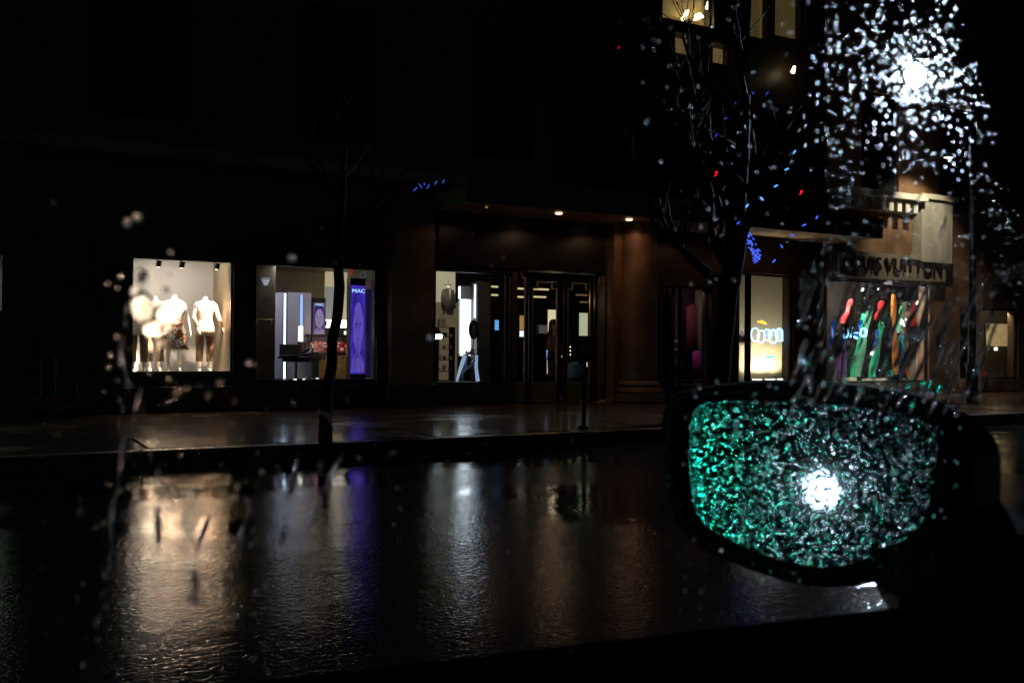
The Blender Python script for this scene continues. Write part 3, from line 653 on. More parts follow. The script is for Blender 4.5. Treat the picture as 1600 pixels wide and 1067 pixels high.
obj('neck', MB().loft([(0, 0, z1-.07, .035, .035), (0, 0, z1, .03, .03)], 12), mat('neck_white', (.7, .68, .6), .5, emit=(1, .95, .85), estr=.5), t, True, loc=(0, 0, 0))
obj('hanger', MB().tube([(-.09, 0, z1+.01), (.09, 0, z1+.01)], .006).tube([(0, 0, z1+.01), (0, 0, z1+.08), (.02, 0, z1+.1)], .004), M_BLACK, t, loc=(0, 0, 0))
obj('hem_shirt', MB().box(-.10, .11, -.04, .04, -.07, .03), mat('grey_shirt', (.35, .32, .28), .8), t, loc=(0, 0, 0))
# handbag, shelves, boxes
def bag(px, py, Y, w, h, m, label, hb_=.1):
    p = at(px, py, Y); t = thing('handbag', label, 'bag', p)
    obj('bag_body', MB().prism([(-w/2, 0), (w/2, 0), (w*.42, h), (-w*.42, h)], -.05, .05), m, t, loc=(0, 0, 0), bevel=.008)
    obj('handle', MB().tube([(-w*.22, 0, h-.004), (-w*.2, 0, h+hb_), (0, 0, h+hb_*1.25), (w*.2, 0, h+hb_), (w*.22, 0, h-.004)], .008), m, t, loc=(0, 0, 0))
bag(690, 510, F+1.7, .16, .15, mat('tan_leather', (.30, .22, .12), .5), 'tan handbag on the top shelf, under the jacket')
Ys = F+1.75; xs0 = at(684, 500, Ys).x; xs1 = at(709, 500, Ys).x
sh = thing('shelf_unit', 'open dark shelf unit holding bags and boxes under the jacket', 'shelves', ((xs0+xs1)/2, Ys, zf3)); ws = (xs1-xs0)/2
zs = [at(697, y, Ys).z-zf3 for y in (511, 526, 545, 562, 580)]
for s in (-ws, ws): obj('upright', MB().box(s-.008, s+.008, -.06, .22, 0, zs[0]+.0), M_BLACK, sh, loc=(0, 0, 0))
for z in zs: obj('shelf', MB().box(-ws+.009, ws-.009, -.06, .22, z-.012, z), M_DARK, sh, loc=(0, 0, 0))
itm = [mat('box_plum', (.15, .08, .2), .4), mat('box_rose', (.5, .2, .16), .4), mat('box_white', (.6, .6, .55), .5), mat('box_black', (.03, .03, .03), .4), mat('box_tan', (.4, .28, .15), .5)]
names = {'box_plum': 'plum', 'box_rose': 'rose', 'box_white': 'white', 'box_black': 'black', 'box_tan': 'tan'}
pos_w = ['left', 'middle', 'right']; row_w = ['second', 'third', 'fourth', 'lowest']
for r, z in enumerate(zs[1:]):
    for c_ in range(3):
        m = itm[(r*2+c_*3+r*c_) % 5]; w_ = random.uniform(.05, .08); h_ = random.uniform(.05, .13)
        x = -ws+.05+c_*(2*ws-.1)/2
        tag(obj('gift_box', MB().box(-w_/2, w_/2, 0, .09, 0, h_), m, loc=(sh.location.x+x, Ys, zf3+z+.001), bevel=.004), '%s box at the %s of the %s shelf under the tan handbag' % (names[m.name], pos_w[c_], row_w[r]), 'box', 'boxes on the shelf unit')
p = at(681, 526, F+1.1); t = thing('lamp_tube', 'short blazing blue-white tube light at the left edge of the window', 'light', p)
obj('tube', MB().tube([(-.10, 0, 0), (.12, 0, 0)], .05, 14), glow('cold_tube', (.7, .9, 1), 7), t, loc=(0, 0, 0)); obj('end_cap', MB().tube([(.121, 0, 0), (.17, 0, 0)], .05, 14), M_WHITE, t, loc=(0, 0, 0))
# round mirror, white curved table
p = at(740, 515, F+1.5); t = thing('round_mirror', 'round black-framed vanity mirror on a stem before the white panel', 'mirror', p, rotz=R(-12))
obj('mirror_frame', MB().tube([(.085*math.cos(a*.2618), 0, .185*math.sin(a*.2618)) for a in range(24)], .028, 8, True), M_BLACK, t, True, loc=(0, 0, 0))
obj('mirror_glass', MB().add([(0, 0, 0)]+[(.075*math.cos(a*.2618), 0, .17*math.sin(a*.2618)) for a in range(24)], [(0, 1+a, 1+(a+1) % 24) for a in range(24)]), mat('dark_mirror', (.15, .15, .18), .1, metal=1), t, loc=(0, 0, 0))
obj('stem', MB().tube([(0, .01, -.2), (-.01, .02, -.42)], .014), M_BLACK, t, loc=(0, 0, 0)); obj('foot', MB().loft([(-.01, .02, -.44, .08, .08), (-.01, .02, -.42, .06, .06)], 16), M_BLACK, t, loc=(0, 0, 0))
Yt = F+1.45; zt = at(733, 553, Yt).z; x0 = at(720, 500, Yt).x; x1 = at(748, 500, Yt).x
t = thing('vanity_table', 'white vanity table with splayed curved legs that glow blue-white', 'table', ((x0+x1)/2, Yt, zf3)); hh = zt-zf3; w = (x1-x0)/2
obj('tabletop', MB().box(-w, w, -.18, .2, hh-.02, hh), M_BLACK, t, loc=(0, 0, 0), bevel=.006)
ml = mat('glow_acrylic', (.7, .78, .9), .3, emit=(.45, .65, 1), estr=.75)  # blue-white light on the legs put into the material as glow
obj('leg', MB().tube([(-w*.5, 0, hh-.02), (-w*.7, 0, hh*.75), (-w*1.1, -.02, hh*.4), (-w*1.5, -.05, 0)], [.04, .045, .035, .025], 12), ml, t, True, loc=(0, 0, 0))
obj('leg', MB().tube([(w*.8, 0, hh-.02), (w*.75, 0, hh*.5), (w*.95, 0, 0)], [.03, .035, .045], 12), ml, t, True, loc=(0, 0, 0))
obj('leg', MB().tube([(0, .1, hh-.02), (-w*.2, .1, hh*.5), (-w*.55, .1, hh*.25), (-w*.5, .12, 0)], [.03, .03, .035, .03], 12), mat('acrylic', (.45, .48, .55), .3), t, True, loc=(0, 0, 0))
obj('brace', MB().tube([(w*.7, 0.02, hh*.8), (0, 0.02, hh*.5), (-w*.6, .02, hh*.35)], .03, 10), MATS['acrylic'], t, True, loc=(0, 0, 0))
lab9 = ['black lipstick stand at the left on the vanity table', 'white jar left of centre on the vanity table', 'rose jar in the middle on the vanity table', 'tall plum bottle under the round mirror', 'white bottle beside the tall plum one']
for i, (dx, h_, m) in enumerate(((-.11, .09, itm[3]), (-.06, .06, itm[2]), (-.02, .07, itm[1]), (.03, .13, itm[0]), (.065, .11, itm[2]))):
    tag(obj('cosmetic_bottle', MB().loft([(0, 0, 0, .022, .022), (0, 0, h_*.7, .022, .022), (0, 0, h_*.78, .01, .01), (0, 0, h_, .01, .01)], 12), m, loc=(t.location.x+dx, Yt-.06, zt+.001)), lab9[i], 'bottle', 'cosmetics on the vanity table')
# right slice: blue tablet, ceiling strips
p = at(776, 508, F+1.6); t = thing('wall_tablet', 'small glowing blue tablet right of the dark partition', 'screen', p)
obj('bezel', MB().box(-.06, .06, .001, .02, -.13, .13), M_BLACK, t, loc=(0, 0, 0)); obj('display', MB().box(-.045, .05, -.006, 0, -.11, .11), glow('blue_screen', (.15, .45, .95), 1.0), t, loc=(0, 0, 0))
M_TUBE = glow('warm_tube', (1, .78, .42), .8)
k = 0
for (a, b, y, Y) in ((768, 778, 448, F+3.2), (768, 778, 461, F+4.0), (809, 818, 451, F+3), (809, 818, 464, F+3.6), (834, 857, 452, F+3), (834, 853, 464, F+3.6), (900, 918, 461, F+3), (906, 918, 472, F+3.6)):
    p = at((a+b)/2, y, Y); w = (at(b, y, Y).x-at(a, y, Y).x)/2
    side = ('beyond the dark partition', 'behind the narrow leftmost door', 'behind the second door', 'behind the third door')[k//2]
    t = thing('ceiling_tube', '%s warm ceiling tube light %s' % (('front', 'rear')[k % 2], side), 'light', p, 'warm ceiling tubes inside the store')
    obj('tube', MB().tube([(-w, 0, 0), (w, 0, 0)], .022, 8), M_TUBE if k not in (6, 7) else glow('dim_tube', (1, .7, .4), .12), t, loc=(0, 0, 0)); obj('bracket', MB().box(-w*.9, w*.9, .01, .05, .023, .04), M_BLACK, t, loc=(0, 0, 0)); k += 1
lamp('boutique_light', 'AREA', (at(700, 430, F+1).x, F+1.0, h3[3]+.2), 8, (1, .88, .7), size=.5, aim=(at(698, 500, F+1.8).x, F+1.8, 1.2))

# ---------------- the doors with notched brass trim
M_DOORBASE = mat('olive_bronze', (.20, .17, .065), .35, metal=.3)
def notched(px0, px1, py0, py1, root, left=True, right=True, m=M_BRASS, Y=F+.05, panel=True, lab=None):
    x0 = at(px0, 500, Y).x; x1 = at(px1, 500, Y).x; zt_ = at((px0+px1)/2, py0, Y).z; zb_ = at((px0+px1)/2, py1, Y).z
    nx_ = (x1-x0)*.2; nz_ = .13
    pts = [(x0, zb_), (x0, zt_-nz_), (x0+nx_, zt_-nz_), (x0+nx_, zt_), (x1-nx_, zt_), (x1-nx_, zt_-nz_), (x1, zt_-nz_), (x1, zb_)]
    d = part('door', MB().box(x0-.07, x0-.012, Y, Y+.06, .16, zt_+.1).box(x1+.012, x1+.07, Y, Y+.06, .16, zt_+.1).box(x0-.011, x1+.011, Y, Y+.06, zt_+.014, zt_+.1), M_BLACK, root)
    part('pane', MB().box(x0, x1, Y+.03, Y+.04, zb_, zt_), M_GLASS, d)
    b = MB(); q = .011
    for i in range(len(pts)):
        a, c_ = pts[i], pts[(i+1) % len(pts)]
        b.box(min(a[0], c_[0])-q, max(a[0], c_[0])+q, Y-.012+i*.0004, Y+.012+i*.0004, min(a[1], c_[1])-q, max(a[1], c_[1])+q)
    part('trim', b, m, d)
    if panel:
        part('kick_panel', MB().box(x0-.011, x1+.011, Y+.002, Y+.05, .17, zb_-.03), M_DOORBASE, d)
    return d
notched(796, 820, 424, 598, shop); notched(832, 870, 441, 598, shop); notched(887, 922, 443, 598, shop); notched(934, 945, 432, 598, shop)
MD = glow('cream_lightbox', (1, .86, .55), .85)
def sign_panel(name, px0, px1, py0, py1, Y, m, label, cat):
    x0 = at(px0, 500, Y).x; x1 = at(px1, 500, Y).x; a = at((px0+px1)/2, py0, Y).z; b = at((px0+px1)/2, py1, Y).z
    t = thing(name, label, cat, ((x0+x1)/2, Y, (a+b)/2)); w = (x1-x0)/2; h_ = (a-b)/2
    obj('panel', MB().box(-w, w, -.01, 0, -h_, h_), m, t, loc=(0, 0, 0)); obj('panel_frame', MB().box(-w-.015, w+.015, .001, .06, -h_-.015, h_+.015), M_BLACK, t, loc=(0, 0, 0)); return t
sign_panel('light_box', 856, 868, 484, 518, F+3.2, MD, 'cream upright light box behind the second door, above the person', 'light box')
sign_panel('light_box', 905, 918, 489, 526, F+3.2, glow('green_cream_box', (.85, .9, .6), .6), 'greenish cream light box behind the third door, above the red sign', 'light box')
sign_panel('light_box', 855, 869, 562, 584, F+3.1, glow('cream_low_box', (1, .85, .55), .6), 'low cream light box behind the second door, under the person', 'light box')
sign_panel('notice', 842, 855, 508, 521, F+.3, mat('notice_paper', (.5, .48, .42), .8, emit=(.8, .75, .7), estr=.10), 'grey paper notice taped inside the second door', 'notice')
sign_panel('light_box', 812, 819, 493, 516, F+2.6, glow('orange_box', (1, .55, .2), .4), 'orange-lit shelf behind the narrow leftmost door', 'light box')
sign_panel('light_box', 812, 819, 517, 526, F+2.5, glow('blue_white_box', (.75, .85, 1), 1.6), 'blue-white lit box under the orange-lit shelf', 'light box')
sign_panel('light_box', 854.5, 856, 542, 560, F+2, glow('blue_edge', (.2, .5, 1), 1.2), 'thin blue light beside the person in the doorway', 'light box')
sign_panel('light_box', 912, 918, 566, 573, F+2.4, MD, 'tiny cream light box below the red sign', 'light box')
for i, (px, py) in enumerate(((883, 542), (883, 548), (883, 554), (891, 542), (891, 548), (891, 554), (877, 557))):
    tag(obj('candle_light', MB().ball((0, 0, 0), .016, 8), glow('candle', (1, .8, .4), 2.2), loc=at(px, py, F+2.2)), ('small warm light in the %s column of dots between the doors' % ('left', 'right')[i//3]) if i < 6 else 'single warm light low at left of the dots between the doors', 'light', 'warm dots of light between the doors')
# a bluish coat hanging behind third door
p = at(897, 594, F+1.2); p.z = .16
t = thing('draped_chair', 'chair draped with a blue-grey coat behind the third door', 'chair', p)
obj('coat', folded([(0, 0, .78, .1, .06), (0, 0, .7, .17, .09), (.02, 0, .45, .16, .12), (.03, 0, .25, .2, .14)], 24, .02, 6), mat('blue_coat', (.10, .16, .24), .7), t, True, loc=(0, 0, 0))
for sx in (-.15, .15):
    for sy in (-.1, .1): obj('leg', MB().tube([(sx, sy, 0), (sx, sy, .4)], .015), M_BLACK, t, loc=(0, 0, 0))
obj('seat', MB().box(-.18, .18, -.14, .14, .4, .43), M_BLACK, t, loc=(0, 0, 0))
lamp('lobby_blue_light', 'SPOT', at(893, 470, F+.9), 5, (.5, .75, 1), aim=p+Vector((0, 0, .4)), angle=35, size=.05)
# person in the doorway
p = at(866, 560, F+1.6); p.z = .16
t = thing('person', 'person with long brown hair and a brown jacket inside the second door', 'person', p, rotz=R(20)); t.scale = (.96,)*3
V, E = body_graph(arml=[(-.25, -.02, 1.12), (-.15, -.2, 1.02)], armr=[(.25, -.02, 1.12), (.15, -.2, 1.05)], head=True)
skin_mesh('body', V, E, mat('skin', (.45, .28, .2), .5), t)
bj = cloth('brown_jacket', (.16, .09, .06))
obj('jacket', folded([(0, 0, 1.45, .07, .07), (0, 0, 1.40, .16, .1), (0, 0, 1.3, .2, .13), (0, 0, 1.1, .18, .13), (0, 0, .88, .21, .15)], 24, .006), bj, t, True, loc=(0, 0, 0))
for s in (-1, 1):
    obj('sleeve', sleeve([(s*.13, 0, 1.38), (s*.2, 0, 1.33), (s*.25, -.02, 1.12), (s*.17, -.17, 1.04)], .07, .045), bj, t, True, loc=(0, 0, 0))
    obj('trouser_leg', MB().loft([(s*.085, 0, .90, .10, .115), (s*.1, 0, .5, .08, .085), (s*.105, .01, .06, .07, .08)], 14), cloth('dark_jeans', (.03, .035, .05)), t, True, loc=(0, 0, 0))
    obj('shoe', MB().box(s*.1-.045, s*.1+.045, -.17, .09, 0, .075), M_LEATHER, t, loc=(0, 0, 0), bevel=.02)
    obj('eye', MB().ball((s*.033, -.085, 1.665), .012, 8), M_WHITE, t, True, loc=(0, 0, 0))
    obj('ear', MB().ball((s*.083, 0, 1.655), .025, 8, (.4, 1, 1.3)), MATS['skin'], t, True, loc=(0, 0, 0))
obj('nose', MB().loft([(0, -.09, 1.625, .016, .014), (0, -.085, 1.665, .008, .01)], 8), MATS['skin'], t, True, loc=(0, 0, 0))
obj('mouth', MB().box(-.025, .025, -.094, -.085, 1.598, 1.606), mat('lips', (.35, .1, .09), .5), t, loc=(0, 0, 0))
obj('hair', MB().ball((0, .03, 1.70), .105, 14, (1, 1.05, 1.05)).loft([(0, .06, 1.72, .10, .07), (0, .07, 1.55, .12, .06), (0, .08, 1.38, .11, .05)], 16), cloth('brown_hair', (.06, .03, .015)), t, True, loc=(0, 0, 0))
lamp('lobby_light', 'POINT', at(868, 470, F+.8), 2.6, (1, .7, .45), size=.08)

# ---------------- window 4: notched frames, magenta and blue goods
for a, b in ((1034, 1050), (1066, 1103)): notched(a, b, 452, 594, shop, panel=False)
room(shop, h4, 1.5, mat('plum_wall', (.06, .04, .05), .6), floor=M_DARK, xl=.3, xr=1.1)
def garment(px, py0, py1, Y, w, m, label, cat='coat', name='hanging_coat'):
    a = at(px, py0, Y); b = at(px, py1, Y); h_ = a.z-b.z
    t = thing(name, label, cat, b)
    obj('cloth', folded([(0, 0, h_, w*.25, .04), (0, 0, h_*.93, w*.75, .07), (0, 0, h_*.6, w*.7, .08), (0, 0, 0, w, .1)], 26, .03, 6), m, t, True, loc=(0, 0, 0))
    obj('hanger', MB().tube([(-w*.6, 0, h_*.97), (0, 0, h_+.03), (w*.6, 0, h_*.97)], .008).tube([(0, 0, h_+.03), (0, 0, h_+.12)], .005), M_BLACK, t, loc=(0, 0, 0)); return t
garment(1089, 548, 593, F+1, .2, cloth('magenta_satin', (.55, .06, .32)), 'magenta skirt on a hanger low behind the right notched window', 'skirt', 'hanging_skirt')
garment(1080, 475, 560, F+1.3, .22, cloth('maroon_wool', (.12, .02, .03)), 'dark maroon coat hanging above the magenta skirt')
garment(1054, 552, 590, F+.9, .14, cloth('slate_denim', (.12, .16, .30)), 'slate blue garment folded over a rail between the notched windows', 'garment', 'hanging_garment')
sign_panel('light_box', 1032.5, 1038.5, 544, 565, F+1, glow('azure_box', (.12, .45, 1), .9), 'azure light box at left edge of the notched windows', 'light box')
sign_panel('light_box', 1033, 1041, 570, 577, F+1, glow('deep_azure', (.08, .25, .8), .5), 'dimmer blue light below the azure light box', 'light box')
sign_panel('framed_picture', 1076, 1096, 508, 537, F+1.6, mat('teal_print', (.2, .35, .33), .5, emit=(.35, .6, .55), estr=.35), 'pale teal picture on the back wall behind the maroon coat', 'picture')
sign_panel('framed_picture', 1083, 1095, 505, 512, F+1.5, glow('cream_note', (1, .9, .65), .6), 'small cream sign above the teal picture', 'sign')
for i, (px, py) in enumerate(((1056, 533), (1060, 540), (1057, 546))):
    tag(obj('folded_shirt', MB().box(-.1, .1, -.05, .08, -.02, .02), (itm[2], itm[1], M_LILAC)[i], loc=at(px, py, F+.9), bevel=.008), ('white folded shirt on top of the small pile', 'rose folded shirt in the middle of the small pile', 'lilac folded shirt at the bottom of the small pile')[i], 'shirt', 'pile of folded shirts')
part('display_shelf', MB().box(at(1050, 500, F+.9).x, at(1066, 500, F+.9).x, F+.8, F+1.1, Z(1058, 549, F+.9)-.02, Z(1058, 549, F+.9)), M_DARK, shop)
lamp('magenta_display_light', 'AREA', (at(1082, 500, F+.6).x, F+.6, h4[3]), 5, (1, .75, .85), size=.3, aim=(at(1086, 500, F+1.1).x, F+1.1, 1.0))

# ---------------- window 5: perforated tan panel, blue chain
def perforated(name, col):
    m = bpy.data.materials.new(name); m.use_nodes = True; n, l = m.node_tree.nodes, m.node_tree.links; b = n['Principled BSDF']
    tc = n.new('ShaderNodeTexCoord'); mp = n.new('ShaderNodeMapping'); mp.inputs['Rotation'].default_value = (0, R(45), 0); mp.inputs['Scale'].default_value = (1, 0, 1)
    vo = n.new('ShaderNodeTexVoronoi'); vo.inputs['Scale'].default_value = 16; vo.inputs['Randomness'].default_value = 0
    l.new(tc.outputs['Object'], mp.inputs[0]); l.new(mp.outputs[0], vo.inputs['Vector'])
    rp = n.new('ShaderNodeValToRGB'); rp.color_ramp.elements[0].position = .28; rp.color_ramp.elements[1].position = .4
    rp.color_ramp.elements[0].color = (*[c*.35 for c in col], 1); rp.color_ramp.elements[1].color = (*col, 1)
    l.new(vo.outputs['Distance'], rp.inputs[0]); l.new(rp.outputs[0], b.inputs['Base Color']); b.inputs['Roughness'].default_value = .5; return m
M_PERF = perforated('perforated_tan', (.42, .35, .24))
frame(shop, h5, t=.05); xmid = X(1173)
part('mullion', MB().box(xmid-.05, xmid+.05, F+.05, F+.16, h5[2], h5[3]), M_BLACK, shop)
room(shop, h5, 1.0, M_OLIVE, back=M_PERF, floor=M_CREAM, ceil=M_DARK, xl=-.0, xr=1.25)
Y5 = F+1.0
for k, px in enumerate((1183, 1203, 1222)):
    p = at(px, 596, Y5); p.z = h5[2]+.02
    t = thing('floor_uplight', ('left one', 'middle one', 'right one')[k]+' of three blazing uplights under the perforated panel', 'uplight', p, 'uplights under the perforated panel')
    obj('can', MB().box(-.13, .13, -.05, .05, -.03, .03), M_BLACK, t, loc=(0, 0, 0)); obj('lens', MB().box(-.12, .12, -.04, .04, .031, .036), glow('uplight_lens', (1, .92, .68), 25), t, loc=(0, 0, 0))
    lamp('uplight_beam', 'SPOT', p+Vector((0, -.05, .07)), 120, (1, .9, .64), aim=p+Vector((0, .2, .8)), angle=120, size=.05)
M_BLUE = glow('blue_neon', (.22, .55, 1.0), 6.0)
t = thing('chain_of_rings', 'chain of glowing blue-white rings across the perforated panel', 'light', at(1208, 524, F+.8))
for k in range(7):
    c_ = at(1180+k*9.4, 523+(k % 2)*3, F+.8)-t.location; rr = .165-.015*(k % 3)
    obj('ring', MB().tube([(c_.x+rr*.8*math.cos(a*.3927), c_.y, c_.z+rr*math.sin(a*.3927)) for a in range(16)], .016+.006*(k > 2), 8, True), M_BLUE, t, True, loc=(0, 0, 0))
for k in range(3):
    c_ = at(1203+k*13, 522, F+.85)-t.location
    obj('disc', MB().ball(c_, .12, 10, (1, .2, 1)), glow('pale_blue_disc', (.6, .8, 1), 1.3), t, True, loc=(0, 0, 0))
t = thing('neon_bar', 'thin azure neon bar below the chain of rings', 'light', at(1205, 557, F+.8))
obj('tube', MB().tube([(-.15, 0, .0), (0, 0, -.015), (.13, 0, .02)], .022, 8), glow('azure_neon', (.1, .65, 1), 1.3), t, True, loc=(0, 0, 0)); obj('support', MB().tube([(0, 0.025, -.02), (0, .1, -.06)], .01), M_BLACK, t, loc=(0, 0, 0))
t = thing('neon_bar', 'orange glowing bar above the chain of rings', 'light', at(1191, 504, F+.8))
obj('tube', MB().tube([(-.14, 0, .02), (0, 0, .02), (.14, 0, -.03)], [.02, .04, .02], 8), glow('orange_neon', (1, .42, .05), 3), t, True, loc=(0, 0, 0)); obj('support', MB().tube([(0, .045, 0), (0, .12, .0)], .01), M_BLACK, t, loc=(0, 0, 0))
t = thing('handbag_case', 'cream lit case showing a small bag, left of the mullion', 'display case', at(1158, 526, F+.6))
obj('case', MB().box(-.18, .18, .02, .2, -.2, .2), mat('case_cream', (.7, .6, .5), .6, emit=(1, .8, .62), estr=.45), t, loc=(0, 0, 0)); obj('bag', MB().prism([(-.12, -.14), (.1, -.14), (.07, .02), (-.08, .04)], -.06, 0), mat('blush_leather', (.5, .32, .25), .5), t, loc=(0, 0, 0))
obj('bag_handle', MB().tube([(-.06, -.03, .035), (0, -.03, .12), (.06, -.03, .02)], .01, 6), MATS['blush_leather'], t, loc=(0, 0, 0))

# ---------------- corner store: sign band, cornice, windows 6 and 7
xl0, xl1 = X(1298), X(1466)
band_z0, band_z1 = Z(1382, 437), Z(1382, 398)
part('sign_band', MB().box(xl0, xl1, F-.22, F-.003, band_z0, band_z1), mat('taupe_stone', (.20, .165, .12), .6, bump=.4, bscale=12, scale=2.5), corner, bevel=.01)
text('sign_letters', 'LOUIS VUITTON', mat('black_letters', (.01, .008, .006), .5), corner, (X(1312)+X(1452))/2+.0, F-.26, (band_z0+band_z1)/2+.02, .50, .02, 1.0)
cz0 = Z(1365, 322); cz1 = Z(1365, 306)
corn = part('cornice', MB().box(xl0, X(1424), F-.5, F-.003, cz1-.1, cz1+.05), M_PALE, corner, bevel=.01)
nd = 9
for k in range(nd):
    a = X(1302)+(X(1420)-X(1302))*k/nd
    part('bracket', MB().box(a, a+.16, F-.38, F-.004, cz0-.15, cz1-.102), M_PALE, corn, bevel=.01)
part('pilaster', MB().box(X(1424), X(1472), F-.3, F-.003, Z(1448, 412), Z(1448, 316)), mat('combed_stone', (.36, .33, .27), .6, bump=.9, bscale=30, stretch=(1, 1, .25), scale=3), corner, bevel=.012)
part('pilaster_cap', MB().box(X(1420), X(1476), F-.4, F-.003, Z(1448, 316)+.002, Z(1448, 308)), M_PALE, corner, bevel=.01)
p = Vector((X(1400), F-1.5, cz1+.85))
t = thing('flood_light', 'small flood light on an arm washing the pale cornice', 'flood light', p)
obj('can', MB().box(-.12, .12, -.06, .06, -.05, .05), M_BLACK, t, loc=(0, 0, 0), bevel=.01); obj('arm', MB().tube([(0, .06, 0), (0, 1.59, .1)], .02), M_BLACK, t, loc=(0, 0, 0))
obj('lens', MB().box(-.1, .1, -.05, .05, -.058, -.051), glow('flood_lens', (1, .93, .75), 4), t, loc=(0, 0, 0))
lamp('flood_beam', 'SPOT', p+Vector((0, 0, -.08)), 360, (1, .9, .68), aim=(X(1415), F-.3, cz0-.35), angle=88, size=.06)
frame(corner, h6, t=.05); room(corner, h6, 1.5, mat('black_velvet', (.010, .008, .007), .9, spec=.1), floor=M_PERF, xl=.1, xr=2.1)
def figure(px, label, m, Y=F+.8, rz=0, top=None):
    p = at(px, 590, Y); p.z = h6[2]+.0
    t = thing('mannequin', label, 'mannequin', p, rotz=rz, group=None); t.scale = (.88,)*3
    V, E = body_graph(); skin_mesh('body', V, E, mat('mannequin_dark', (.05, .045, .04), .3), t)
    obj('jacket', folded([(0, 0, 1.44, .075, .07), (0, 0, 1.38, .17, .1), (0, 0, 1.22, .18, .13), (0, 0, 1.0, .16, .12), (0, 0, .84, .2, .14)], 24, .008), top or m, t, True, loc=(0, 0, 0))
    for s in (-1, 1):
        obj('trouser_leg', MB().loft([(s*.085, 0, .90, .10, .115), (s*.11, 0, .5, .09, .09), (s*.125, .01, .10, .085, .085)], 14), m, t, True, loc=(0, 0, 0))
        obj('sleeve', sleeve([(s*.13, 0, 1.38), (s*.19, 0, 1.33), (s*.24, 0, 1.12), (s*.27, -.03, .92)], .062, .045), top or m, t, True, loc=(0, 0, 0))
    return t
figure(1313, 'mannequin in wide purple trousers at left of the coloured display', cloth('purple_satin', (.30, .07, .42)), top=cloth('navy_knit', (.02, .025, .06)))
figure(1412, 'mannequin in navy with a teal top at right of the coloured display', cloth('navy_wool', (.02, .035, .11)), top=cloth('teal_knit', (.01, .12, .12)))
def ribbon(px0, py0, px1, py1, Y, w, m, label):
    a = at(px0, py0, Y); b = at(px1, py1, Y); b.z = max(b.z, h6[2]+.02)
    t = thing('fabric_banner', label, 'banner', b); d = a-b; w *= 1.7
    n_ = 14; vs = []; fs = []
    for i in range(n_+1):
        u = i/n_; ww = w*(.6+.4*(1-u)+.1*math.sin(u*9))
        for s, dy in ((-1, 0), (0, -.03), (1, .01)):
            q = d*u; vs.append((q.x+s*ww/2, q.y+dy*(1+.6*math.sin(u*7))+.02*math.sin(u*11+s), q.z))
    for i in range(n_):
        for s in range(2): k = i*3+s; fs.append((k, k+1, k+4, k+3))
    nv = len(vs); vs += [(v[0], v[1]+.008, v[2]) for v in vs]; fs += [tuple(j+nv for j in f[::-1]) for f in fs]
    obj('cloth', MB().add(vs, fs), m, t, True, loc=(0, 0, 0)); obj('hook', MB().tube([(d.x, d.y, d.z), (d.x, d.y, d.z+.1)], .008), M_BLACK, t, loc=(0, 0, 0))
GR = cloth('emerald_silk', (.03, .55, .22)); OR = cloth('orange_silk', (.65, .22, .04)); RD = cloth('scarlet_silk', (.65, .03, .03)); GR2 = cloth('pale_green_silk', (.25, .75, .45)); BL = cloth('cobalt_silk', (.04, .2, .75))
ribbon(1362, 470, 1340, 588, F+.7, .16, GR2, 'pale green fabric banner, tallest of the hanging strips')
ribbon(1350, 490, 1333, 590, F+.9, .14, GR, 'emerald banner left of the pale green one')
ribbon(1383, 485, 1362, 590, F+.75, .17, GR, 'emerald banner between the pale green and the orange banner')
ribbon(1396, 460, 1401, 585, F+.7, .15, OR, 'orange fabric banner hanging straight down')
ribbon(1436, 500, 1412, 585, F+.8, .08, OR, 'slanting thin orange banner beside the teal mannequin')
ribbon(1330, 468, 1318, 505, F+1.1, .14, RD, 'short red banner above the purple trousers')
ribbon(1378, 470, 1372, 500, F+1.1, .16, RD, 'short red banner right of the pale green one')
ribbon(1428, 470, 1426, 525, F+1.1, .2, RD, 'broad dark red banner behind the teal mannequin')
ribbon(1410, 478, 1404, 520, F+1.0, .13, GR2, 'short pale green banner right of the orange one')
ribbon(1303, 500, 1298, 545, F+.9, .08, BL, 'cobalt strip at the left edge of the display')
ribbon(1322, 512, 1316, 545, F+.65, .07, BL, 'cobalt strip over the purple trousers')
ribbon(1372, 515, 1368, 545, F+.65, .07, BL, 'cobalt strip between the emerald banners')
ribbon(1418, 500, 1420, 590, F+.65, .09, cloth('rust_silk', (.45, .12, .03)), 'rust banner before the navy mannequin')
ribbon(1346, 500, 1340, 530, F+.6, .1, BL, 'cobalt banner among the blue letters')
p = at(1334, 520, F+.55); t = thing('neon_letters', 'glowing blue neon letters D and O with dots across the display', 'sign', p)
def tube_path(nm, pts, r=.02): obj(nm, MB().tube([(x, 0, z) for x, z in pts], r, 8), M_BLUE, t, True, loc=(0, 0, 0))
k_ = .9
tube_path('letter', [(-.36, -.12), (-.36, .12), (-.25, .12), (-.2, .04), (-.2, -.05), (-.26, -.12), (-.36, -.12)])
tube_path('bar', [(-.12, -.12), (-.02, .14)]); tube_path('bar', [(0, 0), (.16, 0)]); tube_path('bar', [(.02, -.1), (.12, -.14)], .03)
tube_path('letter', [(.24, -.02), (.28, .10), (.40, .12), (.47, .04), (.45, -.06), (.34, -.09), (.25, -.05), (.24, -.02)], .025)
part('letter_rail', MB().box(X(1300), X(1372), F+.62, F+.65, p.z-.2, p.z-.18), M_BLACK, corner)
